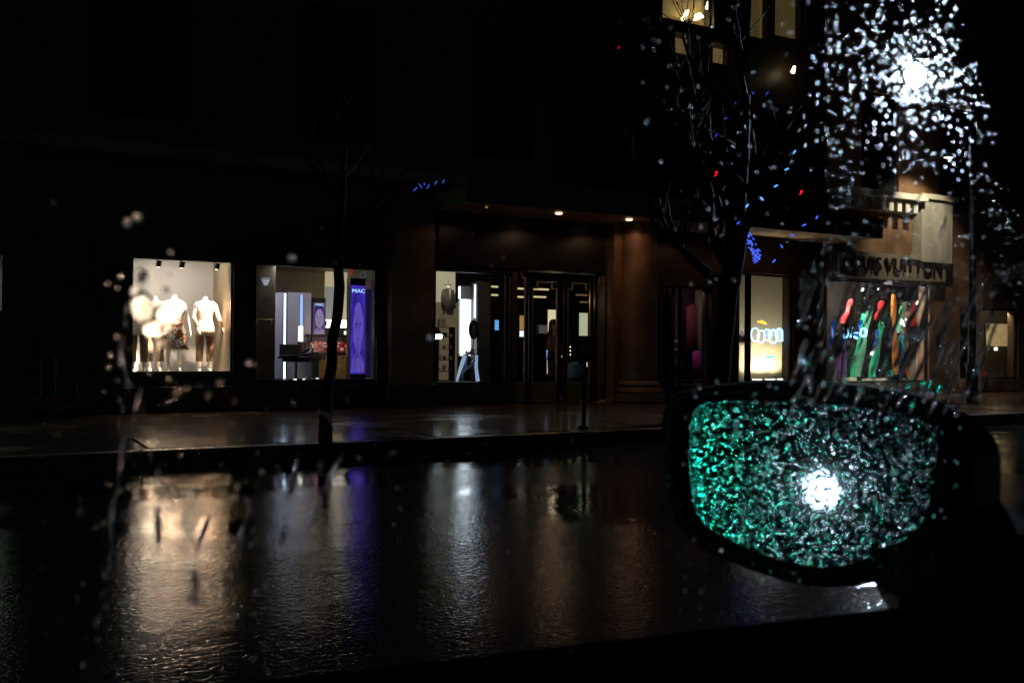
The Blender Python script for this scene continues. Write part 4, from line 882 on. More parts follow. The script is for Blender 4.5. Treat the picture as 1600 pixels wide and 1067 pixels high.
for k, (px, py, r_) in enumerate(((1396, 494, .10), (1413, 504, .12), (1436, 514, .11), (1440, 520, .09), (1433, 473, .07), (1458, 516, .09), (1372, 452, .04), (1455, 530, .06), (1440, 527, .07), (1347, 452, .06))):
    words = ['leftmost', 'largest', 'right-hand', 'lower right', 'topmost right', 'outermost right', 'topmost', 'lowest right', 'low middle', 'top left']
    t = thing('crystal_lamp', words[k]+' of the sparkling white crystal lamps above the banners', 'lamp', at(px, py, F+.9), 'crystal lamps over the banners')
    bm_ = MB(); rnd = random.Random(k)
    for q in range(6):
        o_ = Vector((rnd.uniform(-1, 1), rnd.uniform(-.5, .5), rnd.uniform(-1, 1)))*r_*.7
        bm_.add([o_+Vector(v)*r_*.38 for v in ((1, 0, 0), (-1, 0, 0), (0, 1, 0), (0, -1, 0), (0, 0, 1.2), (0, 0, -1.2))], [(0, 2, 4), (2, 1, 4), (1, 3, 4), (3, 0, 4), (2, 0, 5), (1, 2, 5), (3, 1, 5), (0, 3, 5)])
    obj('crystal', bm_, glow('crystal_light', (1, .95, .8), 5), t, loc=(0, 0, 0)); obj('cord', MB().tube([(0, 0, r_), (0, 0, r_+.3)], .004, 4), M_BLACK, t, loc=(0, 0, 0))
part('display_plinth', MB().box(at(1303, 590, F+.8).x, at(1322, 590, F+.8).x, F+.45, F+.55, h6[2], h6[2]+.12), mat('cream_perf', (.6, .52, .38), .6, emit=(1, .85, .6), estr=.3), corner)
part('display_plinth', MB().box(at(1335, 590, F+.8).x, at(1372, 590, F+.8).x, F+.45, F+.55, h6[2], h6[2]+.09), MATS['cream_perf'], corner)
x0 = at(1441, 590, F+.8).x; x1 = at(1464, 590, F+.8).x
part('display_plinth', MB().box(x0, x1-.1, F+.8, F+1.0, h6[2], Z(1452, 545, F+.8)), M_PERF, corner)
lamp('plinth_uplight', 'SPOT', (x0+.15, F+.5, h6[2]+.03), 5, (1, .85, .6), aim=(x0+.15, F+.9, h6[2]+.5), angle=90, size=.04)
lamp('display_light', 'AREA', (at(1350, 500, F+.6).x, F+.55, h6[3]+.05), 290, (1, .95, .9), size=1.2, sy=.3, aim=(at(1360, 500, F+1).x, F+.95, 1.3))
# window 7, further right
frame(corner, h7, t=.05); room(corner, h7, 2, M_OLIVE, xr=3.0)
part('door_post', MB().box(X(1512), X(1521), F-.25, F-.004, .15, Z(1516, 478)), mat('grey_marble', (.30, .27, .22), .4), corner)
sign_panel('light_box', 1541, 1583, 506, 541, F+1.2, mat('bronze_glow', (.3, .22, .1), .5, emit=(1, .72, .35), estr=.30), 'dim amber panel inside the far right window', 'light box')
strip_light(1526, 1531, 517, 550, F+.8, 'bent cream light strip beside the grey door post', glow('cream_strip', (1, .92, .7), 3))
for k, (px, py) in enumerate(((1556, 545), (1586, 545), (1585, 528), (1584, 518))):
    t = thing('shelf_light', ('small shelf light under the amber panel', 'cream light at lower right of the far window', 'cream light right of the amber panel', 'small top light right of the amber panel')[k], 'lamp', at(px, py, F+.9))
    obj('lens', MB().box(-.06, .06, -.02, .02, -.05, .05), glow('shelf_lens', (1, .9, .65), 1.8), t, loc=(0, 0, 0)); obj('clip', MB().box(-.05, .05, .021, .06, -.02, .02), M_BLACK, t, loc=(0, 0, 0))
t = thing('red_bag', 'small red bag on the floor of the far right window', 'bag', at(1533, 586, F+.9))
obj('bag_body', MB().prism([(-.2, 0), (.22, 0), (.12, .12), (-.1, .14)], -.06, .06), mat('red_leather', (.6, .04, .03), .4), t, loc=(0, 0, 0), bevel=.01); obj('handle', MB().tube([(-.06, 0, .12), (0, 0, .2), (.06, 0, .12)], .008), MATS['red_leather'], t, loc=(0, 0, 0))
lamp('far_display_light', 'AREA', (at(1550, 500, F+.8).x, F+.8, h7[3]+.1), 40, (1, .82, .55), size=.8, aim=(at(1550, 500, F+1.4).x, F+1.5, 1))

# ------------------------------------------------------------------ street furniture and trees
p = gr(912, 667, .15)
t = thing('street_sign', 'low red no-parking sign on a black post near the kerb', 'sign', (p.x, p.y, .13))
s = 1/111.0; zt = 1.25+(546-527)*s-.13; zb_ = 1.25+(546-566)*s-.13
obj('post', MB().tube([(0, 0, 0), (0, 0, zt-.02)], .034, 12), M_BLACK, t, loc=(0, 0, 0)); obj('base', MB().loft([(0, 0, 0, .09, .09), (0, 0, .03, .08, .08), (0, 0, .05, .04, .04)], 16), M_BLACK, t, loc=(0, 0, 0))
sp = obj('sign_plate', MB().box(-.145, .145, -.05, -.036, zb_, zt), M_RED, t, loc=(0, 0, 0), bevel=.006)
mk = mat('dull_white_paint', (.35, .27, .26), .6); zc_ = (zb_+zt)/2-.03
obj('prohibition_ring', MB().tube([(.075*math.cos(a*.3142), -.052, zc_+.075*math.sin(a*.3142)) for a in range(20)], .006, 6, True), mk, t, loc=(0, 0, 0))
obj('slash', MB().tube([(-.05, -.054, zc_+.05), (.05, -.054, zc_-.05)], .006, 6), mk, t, loc=(0, 0, 0))
text('letter_mark', 'P', mk, t, p.x, p.y-.054, .13+zc_, .12, .002)
obj('text_line', MB().box(-.09, .07, -.054, -.0515, zt-.055, zt-.04), mk, t, loc=(0, 0, 0))
for k in range(2): obj('bolt', MB().ball((0, -.052, (zt-.02, zb_+.02)[k]), .008, 6), M_BRASS, t, loc=(0, 0, 0))
t.rotation_euler = (0, 0, R(-18))

def branch(mbx, p, d, L, r, depth, rnd, tips, gn=5):
    pts = [p.copy()]; rs = [r]; q = p.copy(); dd = d.copy(); n_ = 5
    for i in range(n_):
        dd = (dd+Vector((rnd.uniform(-.22, .22), rnd.uniform(-.22, .22), rnd.uniform(-.08, .2)))).normalized()
        q = q+dd*L/n_; pts.append(q.copy()); rs.append(r*(1-.6*(i+1)/n_))
    mbx.tube(pts, rs, gn); tips.append(pts[3:])
    if depth > 0:
        for i in range(rnd.choice((3, 4))):
            k = rnd.randint(2, n_); nd_ = (dd+Vector((rnd.uniform(-1, 1), rnd.uniform(-1, 1), rnd.uniform(-.2, .7)))).normalized()
            branch(mbx, pts[k], nd_, L*rnd.uniform(.55, .78), rs[k]*.75, depth-1, rnd, tips, max(3, gn-1))
def tree(pts, rads, label, seed, depth=3, nb=6, L=1.6):
    base = Vector(pts[0]); rnd = random.Random(seed)
    t = thing('street_tree', label, 'tree', base)
    P = [Vector(q)-base for q in pts]; fine = []; fr_ = []
    for i in range(len(P)-1):
        for u in range(4):
            v = u/4; q = P[i].lerp(P[i+1], v); q = q+Vector((mnoise.noise(q*3+Vector((seed, 0, 0))), 0, 0))*.035; fine.append(q); fr_.append(rads[i]+(rads[i+1]-rads[i])*v)
    fine.append(P[-1]); fr_.append(rads[-1])
    obj('trunk', MB().tube(fine, fr_, 12), M_BARK, t, True, loc=(0, 0, 0))
    mbx = MB(); tips = []
    for i in range(nb):
        k = len(fine)-1-int(i*len(fine)*.07); a = rnd.uniform(0, 6.28)
        branch(mbx, fine[k], Vector((math.cos(a), math.sin(a)*.8, .7)).normalized(), L*rnd.uniform(.8, 1.2), fr_[k]*.6, depth, rnd, tips)
    tag(obj('crown', mbx, M_BARK, t, loc=(0, 0, 0)), kind='stuff')
    return t, [[q+base for q in tp] for tp in tips]
Y1 = gr(508, 690, .15).y
t1, tips1 = tree([(*gr(508, 690, .13).xy, .13), at(511, 610, Y1), at(519, 560, Y1), at(527, 500, Y1), at(531, 450, Y1), at(530, 400, Y1), at(533, 330, Y1), at(540, 230, Y1)], [.085, .066, .06, .06, .062, .055, .045, .03], 'slim bare street tree standing before the cosmetics window', 3, 2, 5, 1.0)
Y2 = 11.6
bp_ = at(1128, 690, Y2); bp_.z = .13
t2, tips2 = tree([bp_, at(1122, 600, Y2), at(1130, 520, Y2), at(1140, 450, Y2), at(1148, 400, Y2), at(1150, 330, Y2), at(1160, 240, Y2), at(1165, 150, Y2)], [.24, .17, .165, .16, .17, .15, .11, .08], 'thick bare street tree wrapped with blue fairy lights', 5, 2, 9, 1.5)
M_FL = glow('blue_fairy', (.07, .14, 1.0), 1.3); M_FL2 = glow('azure_fairy', (.10, .35, 1.0), 1.8)
def lights(name, pts, label, grp, m, r=.011, wire=True):
    t = thing(name, label, 'fairy lights', pts[0], grp)
    if wire and len(pts) > 1: obj('wire', MB().tube([p-pts[0] for p in pts], .003, 4), M_BLACK, t, loc=(0, 0, 0))
    pr = None; rnd = random.Random(len(pts))
    for p in pts:
        if pr is None: b = obj('bulb', MB().loft([(0, 0, -.035, r*.6, r*.6), (0, 0, -.02, r, r), (0, 0, .02, r, r), (0, 0, .035, r*.5, r*.5)], 8), m, t, loc=(0, 0, 0)); pr = b
        else: b = pr.copy(); C.objects.link(b); b.parent = t
        b.location = p-pts[0]+Vector((0, -.02, 0)); b.rotation_euler = (rnd.uniform(-.8, .8), rnd.uniform(-1.2, 1.2), 0)
    return t
rnd = random.Random(2)
spiral = []
for i in range(46):
    u = i/45; c_ = at(1144+u*28, 352+u*55, Y2); spiral.append(c_+Vector((rnd.uniform(-.07, .07), -.19+rnd.uniform(-.02, .02), rnd.uniform(-.05, .05))))
lights('fairy_lights', spiral, 'dense knot of blue fairy lights wound round the thick trunk', 'blue fairy lights in the thick tree', M_FL, .007)
lights('fairy_lights', [at(1166+rnd.uniform(-5, 5), 396+i*1.6, Y2)+Vector((0, -.19, 0)) for i in range(10)], 'small blue cluster just below the dense knot on the trunk', 'blue fairy lights in the thick tree', M_FL, .007)
arc = [(1240, 238), (1228, 265), (1211, 291), (1189, 311), (1166, 322)]
lights('fairy_lights', [at(a, b, Y2-.5) for a, b in arc], 'diagonal row of brightest blue lights left of the cornice', 'blue fairy lights in the thick tree', M_FL2, .012)
lights('fairy_lights', [at(a, b, Y2-.3) for a, b in ((1275, 340), (1255, 352), (1237, 368), (1220, 385), (1208, 408))], 'row of blue lights drooping over the canopy edge', 'blue fairy lights in the thick tree', M_FL, .011)
lights('fairy_lights', [at(a, b, Y2-.2) for a, b in ((1118, 212), (1132, 186), (1150, 160), (1175, 146), (1197, 147))], 'upper arc of dim blue lights among the branches', 'blue fairy lights in the thick tree', glow('dim_blue_fairy', (.06, .10, .8), .5), .009)
lights('fairy_lights', [at(a, b, Y1) for a, b in ((648, 296), (656, 291), (662, 288), (668, 292), (680, 286), (692, 284))], 'short row of faint blue lights above the canopy end', None, glow('faint_blue', (.05, .12, .7), .6), .008)
for i, (px, py) in enumerate(((1119, 272), (1252, 301), (967, 75))):
    t = thing('red_light', ('tangled red light in the branches left of the blue row', 'hooked red light right of the blue row, left of the cornice', 'faint red light high on the dark wall')[i], 'light', at(px, py, Y2-.2))
    s_ = (.04, .035, .025)[i]
    obj('tube', MB().tube([(-s_, 0, -s_), (0, 0, -s_*.3), (s_*.6, 0, s_*.2), (s_*.4, 0, s_), (-s_*.3, 0, s_*.8), (-s_*.2, 0, 0)], .006, 6), glow('red_tube_%s' % 'abc'[i], (1, .01, .02), (1.6, 2.5, .4)[i]), t, loc=(0, 0, 0)); obj('clip', MB().tube([(0, .01, -s_*.3), (0, .06, -s_*.3)], .005, 5), M_BLACK, t, loc=(0, 0, 0))

# street lamp
def street_lamp(head, base, label, L=2100.0, col=(.62, .80, 1.0), power=0, aimdir=Vector((-.25, -.96, -.08))):
    t = thing('street_lamp', label, 'street lamp', (base.x, base.y, .0))
    h = head-t.location; arm = MB().tube([(0, 0, h.z+.25), (h.x*.4, h.y*.4, h.z+.5), (h.x, h.y, h.z+.3)], .04, 8)
    obj('pole', MB().tube([(0, 0, .1), (0, 0, .9), (0, 0, 1.0), (0, 0, h.z+.35)], [.13, .12, .085, .06], 14), M_BLACK, t, True, loc=(0, 0, 0)); obj('arm', arm, M_BLACK, t, True, loc=(0, 0, 0))
    d = aimdir.normalized()
    hd_ = obj('lamp_head', MB().tube([h-d*.22, h-d*.16, h-d*.05, h], [.08, .2, .27, .28], 20), M_BLACK, t, True, loc=(0, 0, 0))
    obj('rim', MB().tube([h+d*.001, h+d*.05], [.28, .275], 20), M_BLACK, hd_, True, loc=(0, 0, 0)) if False else None
    obj('lens', MB().tube([h+d*.002, h+d*.012], [.24, .235], 24), glow('street_lamp_lens' if L > 1000 else 'far_lamp_lens', col, L), hd_, True, loc=(0, 0, 0))
    return t
HL = at(1430, 118, 13.2)
lb = at(1519, 600, 13.4); lb.z = 0
street_lamp(HL, lb, 'blazing white street lamp above the corner store')

# far left: hand cart by the wall
p = gr(87, 634, .15); p.y = min(p.y, F-.9); p = at(87, 620, 15.6); p.z = .15
t = thing('hand_cart', 'dim platform cart with a red edge against the dark left wall', 'cart', p)
obj('deck', MB().box(-.3, .3, -.22, .22, .16, .30), mat('cart_grey', (.07, .06, .055), .5), t, loc=(0, 0, 0), bevel=.01)
obj('red_edge', MB().box(-.31, .31, -.235, -.222, .30, .34), mat('cart_red', (.30, .02, .02), .4), t, loc=(0, 0, 0))
M_CART = mat('cart_steel', (.06, .055, .05), .6)
obj('handle', MB().tube([(-.2, .15, .3), (-.2, .15, .85), (-.02, .15, .9), (.0, .15, .8), (.0, .15, .3)], .018), M_CART, t, loc=(0, 0, 0))
obj('rail', MB().tube([(.05, -.15, .3), (.05, -.15, .55), (.27, -.15, .55), (.27, -.15, .3)], .015), M_CART, t, loc=(0, 0, 0))
for sx in (-.22, .22):
    for sy in (-.15, .15): obj('wheel', MB().tube([(sx, sy-.02, .07), (sx, sy+.02, .07)], .07, 14), M_BLACK, t, loc=(0, 0, 0))
# litter by the doors
for i, (px, py, w, m) in enumerate(((866, 619.5, .14, MATS['box_white']), (874, 624, .06, MATS['box_tan']), (902, 622, .08, MATS['box_white']), (978, 624, .12, MATS['box_rose']))):
    q = gr(px, py, .14)
    q.y = min(q.y, F-.1)
    tag(obj('paper_scrap', MB().prism([(-w, 0), (w, 0), (w*.8, .02), (0, .035), (-w*.9, .012)], -.06, .05), m, loc=(q.x, q.y, .132)), ('long white wet paper scrap at the foot of the second door', 'tiny tan scrap on the pavement below the second door', 'white scrap beside the sign post on the wet pavement', 'pinkish scrap at the foot of the round column')[i], 'litter')

# ------------------------------------------------------------------ things behind the car that the wing mirror shows
YP = 0.300                                 # car window plane
def plane_pt(px, py, origin, n):           # photo direction onto an arbitrary plane
    d = ray(px, py); return CAM + d*((origin-CAM).dot(n)/d.dot(n))
mo = CAM + ray(1268, 745)*0.66             # centre of the mirror glass
mn = Vector((-.945, -.326, .0)); mn = (mn+Vector((0, 0, .185))).normalized()
def mirrored(px, py):
    d = ray(px, py); p = plane_pt(px, py, mo, mn); return p, (d-2*d.dot(mn)*mn)
pm, dm = mirrored(1285, 765); HB = pm+dm*26
street_lamp(HB, Vector((HB.x, HB.y+1.6, 0)), 'street lamp behind the car, seen as the white glare in the wing mirror', L=100, aimdir=Vector((1, -.6, -.4)))
pm, dm = mirrored(1020, 760); G = pm+dm*8
t = thing('traffic_light', 'traffic light at green behind the car, seen in the wing mirror', 'traffic light', (G.x, G.y, 0))
obj('pole', MB().tube([(0, .35, 0), (0, .35, G.z+.9)], .07, 12), M_BLACK, t, loc=(0, 0, 0)); obj('arm', MB().tube([(0, .35, G.z+.6), (-.02, 0, G.z+.6)], .03, 8), M_BLACK, t, loc=(0, 0, 0))
obj('housing', MB().box(-.16, .0, -.17, .17, G.z-.2, G.z+.85), mat('signal_yellow', (.3, .2, .02), .5), t, loc=(0, 0, 0), bevel=.02)
for k, (c_, e) in enumerate((((.0, 1.0, .62), 170), ((.25, .15, .01), 0), ((.25, .01, .01), 0))):
    m = glow('green_signal', c_, e) if e else mat('dark_lens_%s' % 'ab'[k-1], c_, .3)
    obj('lens', MB().tube([(.001, 0, G.z+k*.32), (.03, 0, G.z+k*.32)], [.125, .09], 20), m, t, loc=(0, 0, 0)); obj('visor', MB().tube([(.002, 0, G.z+.13+k*.32), (.16, 0, G.z+.13+k*.32)], .02, 6), M_BLACK, t, loc=(0, 0, 0))

# ------------------------------------------------------------------ the car: door, window, pillar, wing mirror
M_PAINT = mat('dark_red_paint', (.10, .006, .008), .12, coat=1.0, var=.1)
M_TRIM = mat('black_plastic', (.006, .006, .006), .22)
M_TRIM2 = mat('black_rubber', (.002, .002, .002), 1.0, spec=.0)
car = thing('car', 'dark red car seen from the driver seat: door, window and wing mirror', 'car', (0, YP, 0))
YI = YP-.03; a_ = at(1500, 0, YI+.012); b_ = at(1600, 330, YI+.012); sl = (b_.x-a_.x)/(b_.z-a_.z); ao = at(1500, 0, YP); bo = at(1600, 330, YP); slo = (bo.x-ao.x)/(bo.z-ao.z)
zbelt0 = at(700, 1060, YP).z; zbelt1 = at(1450, 966, YP).z; xb0 = at(700, 1060, YP).x; xb1 = at(1450, 966, YP).x
bs = (zbelt1-zbelt0)/(xb1-xb0)
def belt(x): return zbelt0+bs*(x-xb0)
ztop = 1.60; x_top = a_.x+sl*(ztop-a_.z); x_bot = a_.x+sl*(belt(.6)-a_.z)
# side window: a real 4 mm pane between belt, pillar and roof rail
part('side_window', MB().prism([(-.75, belt(-.75)-.01), (x_bot+.11, belt(x_bot+.1)-.01), (x_top+.11, ztop+.01), (-.75, ztop+.01)], YP, YP+.004), M_CARGLASS, car)
part('window_pillar', MB().prism([(x_bot, belt(x_bot)), (x_bot+.26, belt(x_bot)), (x_top+.26, ztop+.06), (x_top, ztop+.0)], YI, YI+.012), M_TRIM, car)
part('outer_pillar', MB().prism([(x_bot+.15, belt(x_bot)), (x_bot+.27, belt(x_bot)), (x_top+.27, ztop+.06), (x_top+.15, ztop+.0)], YI+.0125, YP+.03), M_TRIM, car)
part('roof_rail', MB().prism([(-.8, ztop+.001), (x_top+.0, ztop+.001), (x_top+.0, ztop+.07), (-.8, ztop+.07)], YP-.05, YP+.025), M_TRIM, car)
part('rear_pillar', MB().prism([(-.9, .9), (-.76, .9), (-.76, ztop), (-.9, ztop)], YP-.05, YP+.03), M_TRIM, car)
d_ = part('door', MB().prism([(-.9, .3), (.9, .3), (.9, belt(.9)-.03), (-.9, belt(-.9)-.03)], YP+.006, YP+.11), M_PAINT, car, bevel=.015)
part('window_seal', MB().prism([(-.9, belt(-.9)-.03), (.75, belt(.75)-.03), (.75, belt(.75)+.0), (-.9, belt(-.9)+.0)], YP+.0045, YP+.02), M_TRIM2, d_)
part('inner_door_panel', MB().prism([(-.9, .3), (.9, .3), (.9, belt(.9)-.001), (-.9, belt(-.9)-.001)], YP-.07, YP-.001), M_TRIM2, car)
part('roof', MB().box(-.9, x_top+.25, YP-1.45, YP-.03, ztop+.075, ztop+.10), M_PAINT, car)
part('front_wing', MB().box(.92, 2.0, YP-.1, YP+.13, .3, .93), M_PAINT, car, bevel=.03)
# mirror arm: black wedge between door corner and housing
def on_mirror(px, py, off=0.0): return plane_pt(px, py, mo+mn*off, mn)
armY0 = YP+.022
poly = [(1402, 938), (1450, 905), (1500, 880), (1560, 832), (1640, 838), (1700, 960), (1700, 1100), (1400, 975)]
front = [at(x, y, armY0+.01) for x, y in poly]; back = [v+Vector((.09, .10, .005)) for v in front]
k = len(poly)
part('mirror_arm', MB().add(front+back, [tuple(range(k)), tuple(range(2*k-1, k-1, -1))]+[(i, i+k, (i+1) % k+k, (i+1) % k) for i in range(k)]), M_TRIM, car)
# mirror glass outline
def smooth_poly(pts, n=3):
    for _ in range(n):
        q = []
        for i in range(len(pts)):
            a, b = pts[i], pts[(i+1) % len(pts)]; q += [(a[0]*.75+b[0]*.25, a[1]*.75+b[1]*.25), (a[0]*.25+b[0]*.75, a[1]*.25+b[1]*.75)]
        pts = q
    return pts
GP = smooth_poly([(1066, 632), (1110, 622), (1300, 630), (1474, 652), (1466, 700), (1452, 800), (1418, 848), (1300, 893), (1200, 872), (1110, 838), (1068, 800), (1062, 700)], 2)
HP = smooth_poly([(1030, 640), (1060, 606), (1240, 590), (1420, 608), (1500, 640), (1500, 760), (1486, 850), (1400, 895), (1280, 925), (1140, 880), (1060, 835), (1040, 760)], 2)
def rim(P, off): return [on_mirror(x, y, off) for x, y in P]
gl = rim(GP, 0.0); n_ = len(gl)
back_ = [v-mn*.004 for v in gl]
M_MIRROR = mat('wet_mirror', (.55, .57, .60), .03, metal=1.0, var=.02, bump=.006, bscale=190)
part('mirror_glass', MB().add(gl+back_, [tuple(range(n_)), tuple(range(2*n_-1, n_-1, -1))]+[(i, i+n_, (i+1) % n_+n_, (i+1) % n_) for i in range(n_)]), M_MIRROR, car)
# housing: rim ring proud of the glass, then a shell running forward
o1 = rim(HP, .000)
cen = sum(o1, Vector())/len(o1)
rings = [rim(smooth_poly([(1066, 632), (1110, 622), (1300, 630), (1474, 652), (1466, 700), (1452, 800), (1418, 848), (1300, 893), (1200, 872), (1110, 838), (1068, 800), (1062, 700)], 2), -.012),
         rim(GP, .006), [a*.5+b*.5+mn*.010 for a, b in zip(rim(GP, 0), o1)], o1]
shell = []
for k, (f_, dd) in enumerate(((1.0, .012), (1.0, .022), (1.0, .05), (.985, .08), (.95, .105), (.87, .13), (.68, .15), (.4, .158))):
    q_ = [cen+(v-cen)*f_-mn*dd+Vector((.0, .0, 0)) for v in o1]
    if k < 2: rings.append(q_)
    if k >= 1: shell.append(q_)
vs = []; fs = []; n_ = len(o1)
for r in rings: vs += r
for i in range(len(rings)-1):
    for j in range(n_): fs.append((i*n_+j, i*n_+(j+1) % n_, (i+1)*n_+(j+1) % n_, (i+1)*n_+j))
hs = part('mirror_bezel', MB().add(vs, fs), mat('matt_black_plastic', (.004, .004, .004), .6, spec=.15), car, smooth=True)
vs = []; fs = []
for r in shell: vs += r
for i in range(len(shell)-1):
    for j in range(n_): fs.append((i*n_+j, i*n_+(j+1) % n_, (i+1)*n_+(j+1) % n_, (i+1)*n_+j))
fs.append(tuple((len(shell)-1)*n_+j for j in range(n_)))
part('mirror_housing', MB().add(vs, fs), M_PAINT, car, smooth=True)
# ------------------------------------------------------------------ rain on the window and on the mirror
def drop(mb_, c, n, u, v, r, h, elong=1.0, seg=9, rnd=random, ang=0.0):
    """closed cap of water: flat against the glass, domed outward; slightly lopsided"""
    vs = []; fs = []; ca, sa = math.cos(ang), math.sin(ang); rows = 4
    wob = [1+rnd.uniform(-.14, .14) for _ in range(seg)]
    for i in range(rows):
        rr = 1-i/rows; hh_ = h*(1-rr*rr)
        for k in range(seg):
            q = 2*math.pi*k/seg; x = math.cos(q)*r*rr*wob[k]; y = math.sin(q)*r*elong*rr*wob[k]
            vs.append(c+u*(x*ca-y*sa)+v*(x*sa+y*ca)+n*hh_)
    vs.append(c+n*h); top = len(vs)-1
    for i in range(rows-1):
        for k in range(seg): fs.append((i*seg+k, i*seg+(k+1) % seg, (i+1)*seg+(k+1) % seg, (i+1)*seg+k))
    for k in range(seg): fs.append(((rows-1)*seg+k, (rows-1)*seg+(k+1) % seg, top))
    fs.append(tuple(range(seg-1, -1, -1)))
    mb_.add(vs, fs)
YO = YP+.0042; UX, VZ, NY = Vector((1, 0, 0)), Vector((0, 0, 1)), Vector((0, 1, 0))
rnd = random.Random(11); drops = MB(); placed = []
def pane_ok(p): return p.z > belt(p.x)+.002 and p.z < ztop-.01 and p.x < ao.x+slo*(p.z-ao.z)+.004
def try_drop(px, py, r, hr, el=1.0, ang=0.0, gap=.9):
    p = at(px, py, YO)
    if not pane_ok(p): return
    for (q, r2) in placed[-900:]:
        if (q-p).length < (r+r2)*gap: return
    placed.append((p, r*max(1, el*.6))); drop(globals()['drops'], p, NY, UX, VZ, r, r*hr, el, 9, rnd, ang)
def field(n, x0, x1, y0, y1, rlo, rhi, hlo=.06, hhi=.26):
    for _ in range(n):
        try_drop(rnd.uniform(x0, x1), rnd.uniform(y0, y1), rlo+(rhi-rlo)*rnd.random()**2.2, rnd.uniform(hlo, hhi), rnd.uniform(1, 1.25), rnd.uniform(-.4, .4))
def gfield(n, cx, cy, s, rlo, rhi):
    for _ in range(n): try_drop(rnd.gauss(cx, s), rnd.gauss(cy, s*.9), rlo+(rhi-rlo)*rnd.random()**1.8, rnd.uniform(.05, .22), rnd.uniform(1, 1.2), rnd.uniform(-.4, .4))
gfield(60, 1431, 118, 20, .0008, .0013)
gfield(200, 1432, 118, 48, .0005, .0009)
gfield(300, 1432, 118, 95, .00035, .0008)
field(760, 1290, 1620, -20, 470, .00022, .00058, .05, .24)
field(110, 1000, 1300, -20, 450, .00025, .0006)
drops_a = drops; drops = MB()
field(900, 1250, 1620, 410, 640, .0003, .0009)
drops_b = drops; drops = drops_a
field(230, 1040, 1500, 590, 1000, .0004, .0009)
drops_a = drops; drops = MB()
field(60, 120, 480, 560, 1060, .0006, .0013, .05, .2)
field(200, 60, 560, 600, 1060, .0003, .0008, .05, .25)
field(130, 480, 1080, 640, 1060, .0003, .0007)
field(26, 165, 300, 390, 640, .0006, .0012, .1, .3)
field(30, 0, 1000, 0, 420, .0003, .0006)
drops_c = drops; drops = drops_a
for _ in range(500):                       # fine drizzle film round the lamp
    p = at(rnd.gauss(1431, 62), rnd.gauss(120, 60), YO)
    if pane_ok(p): drop(drops, p, NY, UX, VZ, rnd.uniform(.00007, .00014), rnd.uniform(.000004, .000016), 1, 6, rnd)
for px, py, r in ((200, 349, .0014), (215, 341, .0016), (672, 527, .0012), (456, 404, .0014), (221, 430, .002), (1389, 440, .0012)): try_drop(px, py, r, .22, 1.1)
tag(obj('raindrops', drops, M_DROP, smooth=True, flatback=True), 'raindrops scattered over the outside of the car window', 'raindrops', kind='stuff')
tag(obj('raindrops', drops_c, water_mat('clear_rain_water', .2), smooth=True, flatback=True), 'sparse raindrops on the left and lower part of the car window', 'raindrops', kind='stuff')
tag(obj('raindrops', drops_b, M_RUN, smooth=True, flatback=True), 'close-set raindrops on the car window over the coloured displays', 'raindrops', kind='stuff')
# water runs: ridges that trickle down the glass
def run(pts, w, label, rz=1, beads=True, hf=.25):
    P = [at(x, y, YO) for x, y in pts]; fine = []
    for i in range(len(P)-1):
        L = (P[i+1]-P[i]).length; m_ = max(2, int(L/.0015))
        for k in range(m_): fine.append(P[i].lerp(P[i+1], k/m_))
    fine.append(P[-1]); n = len(fine); vs = []; seg = 6; ok = [pane_ok(q) for q in fine]
    if not all(ok): return
    for i, q in enumerate(fine):
        q = q+Vector((mnoise.noise(Vector((q.z*90, rz, 0)))*.0012, 0, 0))
        ww = w*(.55+.45*math.sin(i*.55+rz)) if beads else w*(.85+.15*math.sin(i*.3+rz)); e = min(i, n-1-i)/2.5; ww *= min(1, .25+e)
        for k in range(seg+1):
            a = math.pi*k/seg; vs.append(q+UX*math.cos(a)*ww+NY*math.sin(a)*ww*hf)
    s1 = seg+1; fs = [(i*s1+k, i*s1+k+1, (i+1)*s1+k+1, (i+1)*s1+k) for i in range(n-1) for k in range(seg)]
    fs += [(i*s1, (i+1)*s1, (i+1)*s1+seg, i*s1+seg) for i in range(n-1)]
    fs += [tuple(range(seg, -1, -1)), tuple((n-1)*s1+k for k in range(s1))]
    tag(obj('water_run', MB().add(vs, fs), M_RUN, smooth=True), label, 'water run', 'trickles of rain water on the car window')
LL = 'beaded trickle of rain water running down the left part of the window'
for i, pts in enumerate(([(225, 600), (205, 660), (190, 700), (185, 760), (172, 830), (176, 900)], [(200, 470), (192, 560), (200, 620)], [(400, 770), (372, 860), (350, 930)], [(470, 700), (445, 800), (440, 870)], [(540, 700), (500, 780), (470, 880)], [(330, 800), (310, 850), (300, 960)], [(250, 720), (246, 800), (250, 900)])):
    run(pts, .0011, LL, i+1)
LR = 'slanting trickle of rain water over the coloured display windows'
for i in range(110):
    px = rnd.uniform(1250, 1560); py = rnd.uniform(440, 600); L = rnd.uniform(20, 75); sx = rnd.uniform(.28, .5)
    run([(px, py), (px-L*sx, py+L)], rnd.uniform(.0010, .0027), LR, 20+i, beads=rnd.random() < .5, hf=.12)
LM = 'short trickle of rain water on the window before the wing mirror'
for i in range(14):
    px = rnd.uniform(1090, 1430); py = rnd.uniform(640, 800); L = rnd.uniform(20, 60)
    run([(px, py), (px-L*.25, py+L)], .0007, LM, 120+i)
LU = 'trickle of rain water over the lit cornice'
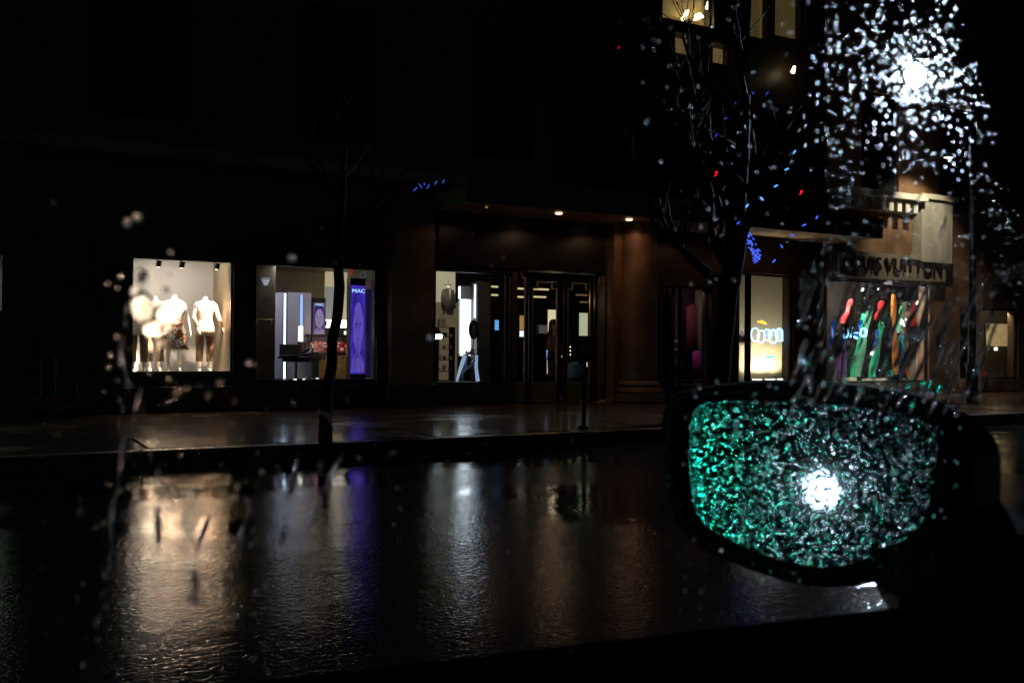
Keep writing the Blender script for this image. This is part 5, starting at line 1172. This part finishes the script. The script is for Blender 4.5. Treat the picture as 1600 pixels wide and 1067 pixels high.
for i, pts in enumerate(([(1355, 290), (1320, 318), (1300, 300)], [(1480, 318), (1476, 350), (1466, 380)], [(1440, 300), (1425, 330), (1410, 345)])): run(pts, .0013, LU, 160+i)
# big flat puddle of water before the left mannequins smears them
M_FILM = water_mat('water_film', .12)
fl = MB()
for (px, py, r, el) in ((222, 482, .0040, 1.2), (262, 492, .0036, 1.0), (240, 515, .0034, .8), (214, 455, .002, 1), (250, 535, .0022, .7), (280, 478, .002, .8)):
    drop(fl, at(px, py, YO), NY, UX, VZ, r, r*.02, el, 16, rnd)
tag(obj('water_blob', fl, M_FILM, smooth=True, flatback=True), 'flat blob of water on the window before the left mannequins', 'water blob')

# droplets lying on the mirror glass
M_MD = mat('mirror_droplet', (.7, .72, .75), .10, metal=1.0, var=.02)
md = MB(); uu = Vector((0, 0, 1)).cross(mn).normalized(); vv = mn.cross(uu)
xs = [p for p in GP]
def inside(x, y, P):
    c_ = False; j = len(P)-1
    for i in range(len(P)):
        if (P[i][1] > y) != (P[j][1] > y) and x < (P[j][0]-P[i][0])*(y-P[i][1])/(P[j][1]-P[i][1])+P[i][0]: c_ = not c_
        j = i
    return c_
cnt = 0
while cnt < 6000:
    x = rnd.uniform(1060, 1475); y = rnd.uniform(620, 895)
    if not inside(x, y, GP): continue
    r = .0002+.0007*rnd.random()**2.5
    drop(md, on_mirror(x, y, .0002), mn, uu, vv, r*rnd.uniform(1, 2.2), r*(.02+.20*rnd.random()**1.6), rnd.uniform(.6, 1.0), 7, rnd, rnd.uniform(.1, .5)); cnt += 1
tag(obj('mirror_droplets', md, M_MD, smooth=True), 'fine rain droplets covering the wing mirror glass', 'raindrops', kind='stuff')
# beads on housing rim and top
hd2 = MB()
for i in range(60):
    x = rnd.uniform(1080, 1470); y0 = 600+10*((x-1240)/200)**2*.3
    p = CAM+ray(x, y0+rnd.uniform(2, 14))*.645; drop(hd2, on_mirror(x, y0+rnd.uniform(4, 16), .006), mn, uu, vv, rnd.uniform(.0005, .0012), .0005, 1, 7, rnd)
tag(obj('housing_droplets', hd2, M_MD, smooth=True), 'rain beads along the upper rim of the mirror housing', 'raindrops', kind='stuff')
